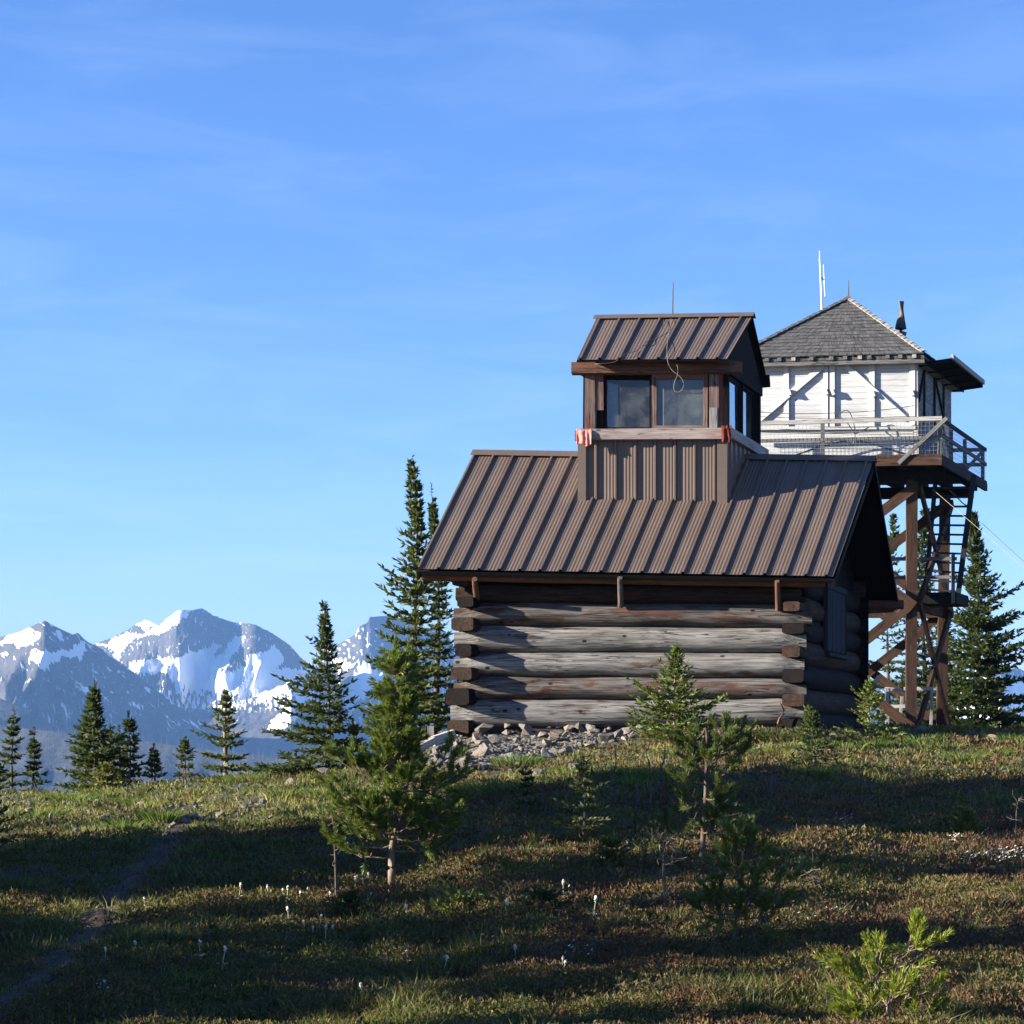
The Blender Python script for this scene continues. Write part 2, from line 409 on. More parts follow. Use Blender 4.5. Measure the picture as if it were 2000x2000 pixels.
# ------------------------------------------------------------------ ground: one sheet from the camera over the hill crest and down into the valley
_KX = np.array([-3000, -900, 0, 170, 270, 360, 460, 545, 660, 760, 850, 900, 1570, 1700, 2000, 2600, 5000], float)
_KC = np.array([1640, 1600, 1559, 1557, 1547, 1536, 1528, 1518, 1509, 1489, 1460, 1436, 1424, 1422, 1433, 1450, 1500], float)
_KY = np.array([36, 36, 36, 36, 36, 36, 36, 36, 36, 35, 34.2, 33.6, 33.4, 36, 36, 36, 36], float)
_KL = np.array([4, 4, 2.5, 2.5, 2.5, 2.5, 2.5, 2.5, 3, 5, 8, 10, 24, 26, 26, 26, 20], float)     # length of the flat top behind the crest
def smooth_interp(x, xs, ys):
    return (np.interp(x, xs, ys) + np.interp(x - 35, xs, ys) + np.interp(x + 35, xs, ys)) / 3
def tz(X, Y):
    X = np.asarray(X, float); Y = np.asarray(Y, float)
    xp = PX + F * X / np.maximum(Y, 7)
    xp = np.clip(xp, -2500, 4500)
    yc, Yc, L = smooth_interp(xp, _KX, _KC), smooth_interp(xp, _KX, _KY), smooth_interp(xp, _KX, _KL)
    zc = EYE + (HY - yc) * Yc / F
    s = zc / (Yc - 12.2)
    t = np.clip((Y - 12.2) / (Yc - 12.2), 0, 1)
    z = np.where(Y < 12.2, s * .35 * (Y - 12.2), zc * t + .10 * np.sin(np.pi * t) * 1.0)
    d = np.maximum(Y - Yc - L, 0)
    z = z - np.where(d < 10, .022 * d * d, 2.2 + .44 * (d - 10))
    r = np.hypot(X, Y - 20); dd = np.maximum(r - 62, 0); z = z - .4 * dd * dd / (dd + 12)
    near = np.clip((33 - Y) / 6, 0, 1) * np.clip((r < 60) * 1.0, 0, 1)
    z = z + near * (.11 * fbm(X * .33 + 3, Y * .30, 2) + .10 * fbm(X * .95, Y * .95 + 5, 3) + .10 * fbm(X * 2.4 + 40, Y * 2.4, 3))
    return np.maximum(z, -300)
def tzs(X, Y): return float(tz(np.array([X]), np.array([Y]))[0])
_YS = np.concatenate([np.arange(7, 48, .05), np.arange(48, 70, .2)])
def G(x, y):
    """point of the ground seen at pixel (x, y)"""
    X = (x - PX) * _YS / F; zr = EYE + (HY - y) * _YS / F
    hit = np.where(zr <= tz(X, _YS))[0]
    Y = _YS[hit[0]] if len(hit) else 36.0
    return Vector(((x - PX) * Y / F, Y, tzs((x - PX) * Y / F, Y)))
def GD(x, Y):
    X = (x - PX) * Y / F
    return Vector((X, Y, tzs(X, Y)))

def axis(lo, hi, st, ext):
    a = list(np.arange(lo, hi, st)); g = st; x = a[-1]
    up = []
    while x < ext: g *= 1.22; x += g; up.append(x)
    g = st; x = lo; dn = []
    while x > -ext: g *= 1.22; x -= g; dn.append(x)
    return np.array(dn[::-1] + a + up)
gx, gy = axis(-16, 16, .16, 1500), axis(8, 42, .14, 1500)
GX, GY = np.meshgrid(gx, gy); GZ = tz(GX, GY)
nx, ny = len(gx), len(gy)
idx = np.arange(nx * ny).reshape(ny, nx)
quads = np.stack([idx[:-1, :-1], idx[:-1, 1:], idx[1:, 1:], idx[1:, :-1]], -1).reshape(-1, 4)
o = link_mesh('ground', mesh_arrays('ground', np.stack([GX, GY, GZ], -1).reshape(-1, 3), quads, smooth=True), M['soil'])
tag(o, 'grassy stony hill crest with brown heather', kind='structure')

# trodden path
PATH_PX = [(-60, 2010), (40, 1945), (120, 1880), (190, 1800), (245, 1740), (290, 1690), (330, 1650), (352, 1622), (365, 1600), (372, 1575)]
PATH = [G(x, y) for x, y in PATH_PX]
PATH = [PATH[0] + (PATH[0] - PATH[1]) * 1.5] + PATH
_pp = np.array([[p.x, p.y] for p in PATH])
def path_dist(X, Y):
    best = np.full(np.shape(X), 1e9)
    for a, b in zip(_pp[:-1], _pp[1:]):
        ab = b - a; t = np.clip(((X - a[0]) * ab[0] + (Y - a[1]) * ab[1]) / (ab @ ab), 0, 1)
        best = np.minimum(best, np.hypot(X - a[0] - t * ab[0], Y - a[1] - t * ab[1]))
    return best
def build_path():
    pts = []
    for a, b in zip(_pp[:-1], _pp[1:]):
        n = max(2, int(np.linalg.norm(b - a) / .12))
        for k in range(n): pts.append(a + (b - a) * k / n)
    pts = np.array(pts); ker = np.ones(15) / 15
    pad = np.concatenate([np.repeat(pts[:1], 7, 0), pts, np.repeat(pts[-1:], 7, 0)])
    pts = np.stack([np.convolve(pad[:, i], ker, 'valid') for i in (0, 1)], -1)
    d = np.gradient(pts, axis=0); d /= np.linalg.norm(d, axis=1)[:, None] + 1e-9
    nrm = np.stack([-d[:, 1], d[:, 0]], -1); K = 9; vs = []
    for i, p in enumerate(pts):
        taper = min(1, (len(pts) - i) / 25)
        w = (.16 + .05 * math.sin(i * .21) + .04 * math.sin(i * .57 + 1)) * (.35 + .65 * taper)
        for k in range(K):
            q = p + nrm[i] * w * (k / (K - 1) * 2 - 1); e = 1 - (abs(k - 4) / 4) ** 2
            vs.append((q[0], q[1], tzs(q[0], q[1]) + .004 + .012 * e))
    ii = np.arange(len(pts) * K).reshape(-1, K)
    qd = np.stack([ii[:-1, :-1], ii[1:, :-1], ii[1:, 1:], ii[:-1, 1:]], -1).reshape(-1, 4)
    tag(link_mesh('path', mesh_arrays('path', vs, qd, smooth=True), M['dirt']), 'narrow trodden dirt path winding up the slope', kind='structure')
build_path()

# ------------------------------------------------------------------ far mountains (kilometres away, at their real size)
def in_poly(x, y, poly):
    inside = np.zeros(x.shape, bool); n = len(poly)
    for i in range(n):
        x0, y0 = poly[i]; x1, y1 = poly[(i + 1) % n]
        c = ((y0 > y) != (y1 > y)) & (x < (x1 - x0) * (y - y0) / (y1 - y0 + 1e-9) + x0)
        inside ^= c
    return inside
def crop1(pts): return [(a * .3623, 1150 + b * .3623) for a, b in pts]
def crop2(pts): return [(500 + a * .3623, 850 + b * .3623) for a, b in pts]
def mountain(name, sil, x0, x1, nxx, Yk, prof, amp, fr, seed, mat, snow=None, dmax=1600, label=None, jag=2.0, skew=0.0, flat=None):
    xs = np.linspace(x0, x1, nxx)
    rid = np.interp(xs, [p[0] for p in sil], [p[1] for p in sil])
    rid = rid + jag * fbm(xs / 7.0, xs * 0 + seed, 4)
    def yk(q):
        k = np.linspace(-60, 60, 13); w = np.exp(-(k / 26) ** 2); w /= w.sum()
        return sum(wi * np.interp(q + ki, [p[0] for p in Yk], [p[1] for p in Yk]) for ki, wi in zip(k, w))
    Yr = yk(xs)
    ds = np.concatenate([-np.linspace(1, .02, 18) ** 1.5 * 900, [0], np.linspace(.004, 1, 190) ** 1.25 * dmax])
    D, XS = np.meshgrid(ds, xs, indexing='ij')
    gw = np.clip(np.abs(D) / 160, 0, 1)
    warp = gw * (skew * np.abs(D) / 1000 + 75 * fbm(XS / 90 + seed, D / 420, 4))
    Y = yk(XS + warp) * gw + Yr[None, :] * (1 - gw) - D; X = (XS - PX) * Y / F
    zr = EYE + (HY - rid) * Yr / F
    zr2 = np.broadcast_to(zr[None, :], D.shape); calm = 1.0
    if flat is not None:                      # the bench evens out the height of the ridge above it
        fx0, fx1, fy, fd0, fd1, ftilt = flat
        w = np.clip((D - fd0) / (fd1 - fd0), 0, 1); w = w * w * (3 - 2 * w) * np.clip((XS - fx0 + 40) / 60, 0, 1) * np.clip((fx1 + 40 - XS) / 60, 0, 1)
        ym = float(yk(np.array([(fx0 + fx1) / 2]))[0])
        zr2 = zr2 * (1 - w) + w * (EYE + (HY - fy) * ym / F + ftilt * (XS - (fx0 + fx1) / 2) * ym / F)
        calm = 1 - .85 * w; Y = Y * (1 - w) + w * (ym - D); X = (XS - PX) * Y / F
    drop = np.interp(np.abs(D), [p[0] for p in prof], [p[1] for p in prof])
    # a spur relief: gullies that run down the slope, sharpened into ridges
    sx, sd = X / fr[0], D / fr[1]
    wv = .35 * fbm(X / fr[0] * .6 + seed, Y / fr[1] + seed, 3)
    r = 0; a = 1.0; t = 0
    for k in range(5):
        r = r + a * (1 - np.abs(pnoise(sx * 2 ** k + wv * 2 + seed * 3.1 + 31 * k, sd * 2 ** k * .8 + 5 * k + seed)) * 2.0); t += a; a *= .60
    r = r / t
    grow = np.clip(np.abs(D) / 260, 0, 1) ** .8
    Z = zr2 - drop - amp * grow * (1 - r) * calm - .35 * amp * grow * (1 - calm) + 0.16 * amp * grow * calm * fbm(X / 34, Y / 34, 4)
    ypx = HY - (Z - EYE) * F / Y
    col = np.zeros(X.shape + (3,), np.float32)
    if snow is not None: col[..., 0] = snow(XS, ypx, D, r)
    ii = np.arange(X.size).reshape(X.shape)
    q = np.stack([ii[:-1, :-1], ii[1:, :-1], ii[1:, 1:], ii[:-1, 1:]], -1).reshape(-1, 4)
    me = mesh_arrays(name, np.stack([X, Y, Z], -1).reshape(-1, 3), q, col=col.reshape(-1, 3), smooth=True)
    return tag(link_mesh(name, me, mat), label, kind='structure')

def snow_polys(polys, streak=None, warp=5.0, base=0.0):
    def f(x, y, D, r):
        wx = x + warp * fbm(x / 16, y / 16 + 3, 4) * 1.6; wy = y + warp * fbm(x / 16 + 9, y / 16 - 7, 4) * 1.4
        s = np.full(x.shape, base, np.float32)
        for p in polys: s[in_poly(wx, wy, p)] = 1.0
        if streak is not None: s = np.maximum(s, streak(x, y, D, r))
        return s
    return f

# left mountain with the long spur in front of the main peak
SIL_A = [(-3000, 1400), (-2300, 1330), (-1700, 1345), (-1200, 1290), (-700, 1290), (-400, 1255), (-150, 1270), (-60, 1235), (0, 1244), (36, 1235), (87, 1212), (109, 1224), (141, 1239), (152, 1236), (170, 1253), (200, 1268), (232, 1291), (290, 1335), (348, 1380), (420, 1425), (520, 1475), (600, 1520), (700, 1560)]
A_SNOW = [crop1(p) for p in (
    [(-900, 250), (0, 290), (60, 245), (150, 212), (185, 240), (232, 232), (180, 300), (90, 322), (76, 300), (0, 302)],
    [(160, 372), (172, 328), (262, 338), (372, 332), (430, 284), (466, 290), (442, 378), (352, 360), (282, 402), (240, 437), (214, 398), (150, 395)],
    [(300, 230), (325, 218), (345, 240), (320, 258)], [(0, 355), (45, 340), (40, 362), (0, 370)])]
def streak_a(x, y, D, r):
    # avalanche tracks that run down to the right
    u = (x - 170) * .62 - (y - 1260) * .78
    n = fbm(u / 5.0 + 40, (x + y) / 70.0, 4)
    s = np.clip((n - .12) * 5, 0, .62) * ((x > 40) & (y < 1430))
    s2 = np.clip((fbm(x / 6, y / 22 + 3, 4) - .12) * 4, 0, .55) * (y < 1420)
    return np.maximum(s, s2 * .9)
mountain('mountain', SIL_A, -3000, 700, 1100, [(-3000, 8200), (-1500, 7900), (-700, 7600), (-60, 6000), (40, 5750), (87, 5550), (141, 5800), (232, 6100), (350, 6500), (700, 7500)],
         [(0, 0), (120, 80), (500, 300), (1000, 560), (2200, 1100)], 170, (200, 560), 3, M['mountain'], snow_polys(A_SNOW, streak_a), 2200,
         'left rocky mountain with a snow patched summit and a long spur', skew=330)

# main peak with the snow bowl
SIL_B = [(-200, 1330), (100, 1300), (185, 1258), (217, 1246), (250, 1230), (268, 1217), (284, 1210), (308, 1221), (326, 1208), (348, 1192), (373, 1192), (395, 1188), (417, 1202), (453, 1215), (496, 1219), (529, 1235), (565, 1259), (594, 1291), (625, 1312), (680, 1345), (760, 1400), (900, 1450)]
B_SNOW = [crop1(p) for p in (
    [(500, 290), (570, 300), (615, 262), (700, 235), (760, 245), (860, 200), (950, 112), (1036, 115), (1000, 160), (905, 222), (820, 250), (742, 256), (690, 292), (652, 340), (655, 395), (615, 372), (600, 320), (520, 300)],
    [(735, 192), (785, 163), (852, 195), (780, 215)],
    [(690, 400), (760, 390), (940, 372), (1112, 315), (1200, 292), (1160, 365), (1150, 395), (1210, 330), (1240, 285), (1330, 245), (1300, 300), (1240, 390), (1210, 450), (1282, 440), (1345, 405), (1335, 360), (1410, 345), (1482, 308), (1536, 398), (1482, 430), (1640, 430), (1690, 425), (1680, 560), (1600, 600), (1555, 500), (1550, 560), (1400, 590), (1200, 548), (1050, 540), (950, 530), (900, 452), (740, 462), (700, 430)],
    [(1440, 772), (1460, 712), (1560, 642), (1650, 560), (1610, 700), (1500, 760)], [(1270, 180), (1310, 182), (1300, 196), (1268, 192)])]
def streak_b(x, y, D, r):
    low = np.clip((fbm(x / 5, y / 14 + 3, 4) + .18) * 3.0, 0, .75) * np.clip((y - 1340) / 10, 0, 1) * np.clip((1415 - y) / 40, 0, 1)
    high = np.clip((fbm(x / 4 + 7, y / 4, 4) - .16) * 5, 0, .62) * (y < 1345)
    chute = np.clip((fbm((x * .8 + y * .5) / 4, (x - y) / 40, 3) - .2) * 4, 0, .5) * (y < 1440)
    return np.maximum(np.maximum(low, high), chute)
mountain('mountain', SIL_B, -200, 900, 620, [(-200, 8000), (185, 7850), (268, 7760), (345, 7480), (365, 7500), (430, 7760), (490, 7480), (525, 7560), (600, 7900), (900, 8300)],
         [(0, 0), (110, 105), (250, 200), (500, 262), (900, 350), (1250, 560), (2600, 1300)], 120, (170, 520), 11, M['mountain'], snow_polys(B_SNOW, streak_b), 2600,
         'main snowy peak with a broad white bowl below its ridge', skew=170, flat=(320, 590, 1226, 200, 360, .34))

# right hand peak behind the firs
SIL_C = [(480, 1420), (560, 1360), (609, 1308), (640, 1275), (659, 1259), (692, 1241), (703, 1223), (717, 1216), (723, 1205), (750, 1203), (775, 1206), (820, 1225), (870, 1232), (890, 1268), (980, 1285), (1150, 1300), (1400, 1330), (1700, 1330), (1850, 1318), (1910, 1305), (1940, 1296), (1955, 1294), (1971, 1309), (1986, 1303), (2005, 1313), (2060, 1290), (2200, 1330), (2600, 1380)]
C_SNOW = [crop2(p) for p in (
    [(395, 1222), (462, 1198), (526, 1245), (490, 1272), (400, 1242)], [(260, 1420), (320, 1330), (345, 1392), (290, 1470)],
    [(540, 1255), (600, 1235), (700, 1300), (640, 1420), (560, 1420), (500, 1520), (470, 1400), (520, 1330)], [(160, 1530), (240, 1440), (300, 1480), (180, 1580)])]
C_SNOW += [[(1990, 1330), (1950, 1345), (1900, 1400), (1880, 1460), (1960, 1420), (2010, 1400), (2060, 1330)], [(1935, 1300), (1955, 1296), (1960, 1312)]]
def streak_c(x, y, D, r):
    s = np.clip((fbm(x / 6 + 7, y / 8, 4) - .05) * 5, 0, .68) * (y < 1500)
    w = np.clip((fbm((x + y) / 12 + 7, (x - y) / 30, 4) + .12) * 4, 0, .8) * (x > 1850) * (y > 1330)
    return np.maximum(s * (y > 1225), w)
mountain('mountain', SIL_C, 480, 2600, 760, [(480, 8700), (609, 8300), (700, 7950), (775, 8150), (980, 8500), (1850, 8600), (1940, 8150), (2000, 8250), (2600, 8600)],
         [(0, 0), (150, 160), (420, 330), (900, 560), (2600, 1500)], 120, (190, 560), 23, M['mountain'], snow_polys(C_SNOW, streak_c), 2600,
         'craggy grey peak with a snow saddle behind the tall firs')

# nearer burnt hillsides
SIL_D = [(-3000, 1330), (-1800, 1250), (-1200, 1270), (-700, 1240), (-200, 1310), (0, 1364), (60, 1390), (110, 1420), (165, 1446), (220, 1470), (330, 1500), (500, 1560), (700, 1600)]
hill_d = mountain('hill', SIL_D, -3000, 700, 500, [(-700, 5000), (700, 4600)], [(0, 0), (300, 130), (1600, 800)], 40, (170, 420), 31, M['burn_hill'], None, 1600, 'hazy burnt hillside falling from the left', .8)
SIL_E = [(-3000, 1380), (-1500, 1410), (-700, 1400), (-100, 1416), (60, 1424), (230, 1440), (344, 1456), (420, 1466), (507, 1476), (600, 1486), (700, 1496), (900, 1500), (1300, 1490), (2000, 1470), (2600, 1450)]
hill_e = mountain('hill', SIL_E, -3000, 2600, 700, [(-700, 3900), (2600, 3700)], [(0, 0), (300, 110), (1400, 700)], 30, (150, 420), 37, M['burn_hill'], None, 1400, 'hazy burnt hillside in front of the valley', .8)

def burnt_forest(name, hill, n, seed, dmax, label):
    rng = np.random.RandomState(seed); me = hill.data
    co = np.empty(len(me.vertices) * 3, np.float32); me.vertices.foreach_get('co', co); co = co.reshape(-1, 3)
    px = PX + F * co[:, 0] / co[:, 1]; ok = (px > -60) & (px < 900)
    base = co[ok][rng.choice(ok.sum(), n)]
    base = base + rng.randn(n, 3) * np.array([6, 6, 0])
    h = rng.uniform(9, 22, n); w = rng.uniform(.16, .30, n); lean = rng.randn(n, 2) * .05
    V = np.zeros((n, 4, 3)); 
    for k in range(3):
        a = 2 * np.pi * k / 3 + .4
        V[:, k, 0] = base[:, 0] + w * np.cos(a); V[:, k, 1] = base[:, 1] + w * np.sin(a); V[:, k, 2] = base[:, 2] - 2
    V[:, 3, 0] = base[:, 0] + lean[:, 0] * h; V[:, 3, 1] = base[:, 1] + lean[:, 1] * h; V[:, 3, 2] = base[:, 2] + h
    b = np.arange(n)[:, None] * 4
    t = np.concatenate([b + np.array([[0, 1, 3]]), b + np.array([[1, 2, 3]]), b + np.array([[2, 0, 3]])])
    tag(link_mesh(name, mesh_arrays(name, V.reshape(-1, 3), tris=t), M['dead_trunks']), label, 'burnt forest', kind='stuff')
burnt_forest('burnt_forest', hill_d, 5200, 5, 500, 'silvery dead trunks of a burnt forest on the far left slope')
burnt_forest('burnt_forest', hill_e, 5200, 6, 500, 'silvery dead trunks of a burnt forest on the lower far slope')

# the air between
def haze():
    mb = MB(); x0, x1, y0, y1, z0, z1 = -9500, 6000, -2500, 11000, -1800, 500
    c = [(x0, y0, z0), (x0, y1, z0), (x0, y1, z1), (x0, y0, z1), (x1, y0, z0), (x1, y1, z0), (x1, y1, z1), (x1, y0, z1)]
    mb.hexa(c)
    m = bpy.data.materials.new('blue_air'); m.use_nodes = True; t = m.node_tree
    t.nodes.remove(t.nodes['Principled BSDF'])
    v = t.nodes.new('ShaderNodeVolumePrincipled'); v.inputs['Density'].default_value = HAZE_DENSITY; v.inputs['Color'].default_value = (*HAZE_COLOR, 1)
    t.links.new(v.outputs[0], t.nodes['Material Output'].inputs['Volume'])
    tag(mb.build('haze', m), 'blue morning haze in front of the mountains', kind='stuff')
haze()

# ------------------------------------------------------------------ local frames of the two buildings
class Frame:
    """s runs along the front, t into the depth; the plan is very slightly out of square, as old timber is"""
    def __init__(f, x0, Y0, a, dx, dy):
        f.ox, f.oy = (x0 - PX) * Y0 / F, Y0; f.c, f.sa = math.cos(a), math.sin(a)
        n = math.hypot(dx, dy); f.dx, f.dy = dx / n, dy / n
    def W(f, s, t, z): return Vector((f.ox + s * f.c + t * f.dx, f.oy + s * f.sa + t * f.dy, z))
    def S(f, x, t):
        k = (x - PX) / F
        return (k * (f.oy + t * f.dy) - f.ox - t * f.dx) / (f.c - k * f.sa)
    def ST(f, x, s):
        """depth t at which the line s = const is seen in column x"""
        k = (x - PX) / F
        return (f.ox + s * f.c - k * (f.oy + s * f.sa)) / (k * f.dy - f.dx)
    def Z(f, y, s, t): return EYE + (HY - y) * (f.oy + s * f.sa + t * f.dy) / F
    def at(f, x, y, t):
        s = f.S(x, t); return s, f.Z(y, s, t)
    def pt(f, x, y, t):
        s, z = f.at(x, y, t); return f.W(s, t, z)
    def sside(f, x, y, s):
        t = f.ST(x, s); return t, f.Z(y, s, t)
lerp = lambda a, b, k: a + (b - a) * k
def lin(n): return [i / (n - 1) for i in range(n)]

# ------------------------------------------------------------------ the log cabin
C = Frame(902, 33.4, math.radians(-3), .242, .970)
SR = C.S(1548, 0); TD = 5.2; TR = 2.6
cb = C.W(SR / 2, TD / 2, 0); cb.z = tzs(cb.x, cb.y)
cabin = thing('log_cabin', cb, 'weathered grey log cabin with a ribbed brown metal roof and a glazed cupola on top', 'cabin')
rows = [(1366, 1424, 1362, 1414), (1322, 1367, 1324, 1366), (1273, 1321, 1274, 1324), (1222, 1274, 1224, 1275), (1176, 1223, 1181, 1226), (1136, 1178, 1137, 1182)]
for k, (lt, lb, rt, rb) in enumerate(rows):
    mb = MB(100 + k)
    tcn = .2
    s0, s1 = C.S([874, 880, 880, 881, 880, 884][k], 0), C.S([1566, 1570, 1566, 1570, 1581, 1560][k], 0)
    n = 56; pts = []; rad = []; pw = []
    for u in lin(n):
        s = lerp(s0, s1, u); kk = s / SR
        yt = lerp(lt, rt, kk); yb = lerp(lb, rb, kk)
        zt, zb = C.Z(yt, s, tcn), C.Z(yb, s, tcn)
        sag = .022 * mn.noise(Vector((s * .7, k * 7.1, 0)))
        ends = max(0, min(1, (.42 - min(s - s0, s1 - s)) / .30))
        ends = ends * ends * (3 - 2 * ends)
        rz = (zt - zb) / 2 * .965 * (1 - .36 * ends) * (1 + .09 * mn.noise(Vector((s * .9, k * 3.3, 5))))
        zc = (zt + zb) / 2 - (.03 * ends if k else 0) + sag
        pts.append(C.W(s, tcn, zc)); rad.append((.2 * (1 - .22 * ends) * (1 + .04 * mn.noise(Vector((s * .8, k * 5.3, 9)))), rz)); pw.append(2.0 + 2.4 * ends)
    mb.tube(pts, rad, 32, bump=.06, power=pw)
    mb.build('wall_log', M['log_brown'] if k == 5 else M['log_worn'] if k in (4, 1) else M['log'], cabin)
def side_logs(sc, blocks, mats, wpx):
    for k, (yt, yb, x0, x1) in enumerate(blocks):
        mb = MB(200 + k + int(sc * 10))
        tf = -.22; sf = (C.S(x0, tf) + C.S(x1, tf)) / 2
        zt, zb = C.Z(yt, sf, tf), C.Z(yb, sf, tf)
        n = 40; pts = []; rad = []; pw = []
        for u in lin(n):
            t = lerp(tf, TD + .26 + .08 * math.sin(k * 2.4), u)
            e = max(0, min(1, (.62 - min(t - tf, TD + .26 - t)) / .2)); e = e * e * (3 - 2 * e)
            rz = lerp(.205 + .01 * mn.noise(Vector((t, k * 3.7, sc))), (zt - zb) / 2, e)
            rs = lerp(.195, (C.S(x1, tf) - C.S(x0, tf)) / 2, e)
            pts.append(C.W(lerp(sc, sf, e), t, (zt + zb) / 2 + .012 * mn.noise(Vector((t * .7, k * 5.1, sc))))); rad.append((rs, rz)); pw.append(2.1 + 5 * e)
        mb.tube(pts, rad, 24, bump=.03, power=pw)
        mb.build('wall_log', mats[k % len(mats)], cabin)
lblocks = [(1406, 1434, 873, 916), (1344, 1377, 869, 917), (1303, 1328, 880, 922), (1257, 1282, 888, 921), (1205, 1231, 880, 925), (1165, 1185, 892, 925), (1124, 1144, 882, 915)]
rblocks = [(1404, 1424, 1526, 1566), (1356, 1380, 1527, 1571), (1306, 1333, 1527, 1570), (1261, 1284, 1527, 1562), (1217, 1238, 1527, 1570), (1175, 1194, 1529, 1562), (1128, 1148, 1529, 1560)]
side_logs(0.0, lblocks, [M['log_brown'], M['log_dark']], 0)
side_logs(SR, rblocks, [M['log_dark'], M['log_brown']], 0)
for k, (lt, lb, rt, rb) in enumerate(rows):
    mb = MB(300 + k); z = (C.Z(lt, 0, .2) + C.Z(lb, 0, .2)) / 2
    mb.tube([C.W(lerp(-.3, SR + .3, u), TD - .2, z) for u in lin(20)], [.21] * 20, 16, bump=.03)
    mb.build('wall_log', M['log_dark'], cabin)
# dark backing sheets added behind the log gaps to block light
mb = MB(5); zc0 = cb.z - .35; zc1 = C.Z(1128, 0, .2)
for (a, b, c, d) in ((.12, SR - .12, .16, .24), (.12, SR - .12, TD - .24, TD - .16)):
    mb.hexa([C.W(a, c, zc0), C.W(b, c, zc0), C.W(b, d, zc0), C.W(a, d, zc0), C.W(a, c, zc1), C.W(b, c, zc1), C.W(b, d, zc1), C.W(a, d, zc1)])
for s in (-.04, SR - .04):
    mb.hexa([C.W(s, .3, zc0), C.W(s + .08, .3, zc0), C.W(s + .08, TD - .3, zc0), C.W(s, TD - .3, zc0), C.W(s, .3, zc1), C.W(s + .08, .3, zc1), C.W(s + .08, TD - .3, zc1), C.W(s, TD - .3, zc1)])
mb.build('chinking', M['interior'], cabin)

# roof corner points
RL, RR = C.pt(927, 884, TR), C.pt(1707, 896, TR)
EL, ER = C.pt(815, 1111, -.5), C.pt(1627, 1126, -.5)
tb = 2 * TR + .5
sL, _ = C.at(815, 1111, -.5); sRr, _ = C.at(1627, 1126, -.5)
BL = C.W(sL, tb, EL.z); BR = C.pt(1754, 1174, tb)

def rib_profile(u, pitch, phase):
    """height of the sheet over its plane at distance u: a standing rib with small corrugations between"""
    v = ((u - phase) / pitch) % 1.0; d = min(v, 1 - v) * pitch
    if d < .014: return .036
    if d < .026: return .036 * (.026 - d) / .012
    return .0055 * (.5 - .5 * math.cos(2 * math.pi * (v - .08) / .84 * 5))
def rib_us(L, pitch, phase):
    us = set([0.0, L]); k0 = int(math.floor(-phase / pitch)) - 1
    for k in range(k0, int(L / pitch) + 2):
        c = phase + k * pitch
        for d in (-.026, -.014, .014, .026): us.add(c + d)
        a, b = c + .026, c + pitch - .026
        for j in range(1, 20): us.add(a + (b - a) * j / 20)
    return sorted(x for x in us if 0 <= x <= L)
def sheet(mb, a, b, c, d, pitch, phase, nv=7, wob=.009, seed=0):
    """ribbed sheet between top edge a-b and bottom edge d-c, seen with the ribs running from top to bottom"""
    a, b, c, d = Vector(a), Vector(b), Vector(c), Vector(d)
    nrm = (d - a).cross(b - a).normalized(); L = (c - d).length
    us = rib_us(L, pitch, phase); vs = []; ts = []; fs = []; h = (d - a).length
    o = mb.off()
    for j in range(nv):
        q = j / (nv - 1)
        for u in us:
            p = lerp(lerp(a, b, u / L), lerp(d, c, u / L), q)
            w = wob * mn.noise(Vector((u * 1.3 + seed, q * h * .9, seed)))
            vs.append(p + nrm * (rib_profile(u, pitch, phase) + w)); ts.append(o + Vector((u, q * h, 0)))
    n = len(us)
    for j in range(nv - 1):
        for i in range(n - 1): fs.append((j * n + i, (j + 1) * n + i, (j + 1) * n + i + 1, j * n + i + 1))
    mb.add(vs, fs, ts)
PITCH = (C.S(1400, -.5) - C.S(1360, -.5))
upn = Vector((0, 0, .035))
mb = MB(11); sheet(mb, RL, RR, ER, EL, PITCH, .02, 9)
roof = mb.build('roof', M['roof'], cabin)
mb = MB(12); sheet(mb, RR, RL, BL, BR, PITCH, .02, 5)
mb.build('roof', M['roof'], cabin)
# boards under the sheets, barge boards, ridge cap
nf = (EL - RL).cross(RR - RL).normalized(); nb = (BR - RR).cross(RL - RR).normalized()
mb = MB(13)
mb.slab(RL - nf * .13, EL - nf * .11, ER - nf * .11, RR - nf * .13, nf * .035)
mb.slab(RR - nb * .13, BR - nb * .11, BL - nb * .11, RL - nb * .13, nb * .035)
mb.build('roof_boards', M['dark_board'], cabin)
def cap(mb, l, r, nfv, nbv, dfv, dbv, wdt, lift=.036, over=.03):
    e = (r - l).normalized(); l = l - e * over; r = r + e * over
    up = Vector((0, 0, lift + .012))
    for nv, dv in ((nfv, dfv), (nbv, dbv)):
        mb.slab(l + up, r + up, r + dv * wdt + nv * lift, l + dv * wdt + nv * lift, nv * .006)
df = ((EL + ER) / 2 - (RL + RR) / 2).normalized(); db = ((BL + BR) / 2 - (RL + RR) / 2).normalized()
mb = MB(14); cap(mb, RL, RR, nf, nb, df, db, .15)
o = mb.build('ridge_cap', M['trim_metal'], roof)
for R_, E_, n_ in ((RR, ER, nf), (RR, BR, nb), (RL, EL, nf), (RL, BL, nb)):
    mb = MB(15); mb.beam(R_ - n_ * .12, E_ - n_ * .12, .04, .13, up=n_); mb.build('barge_board', M['dark_board'], cabin)
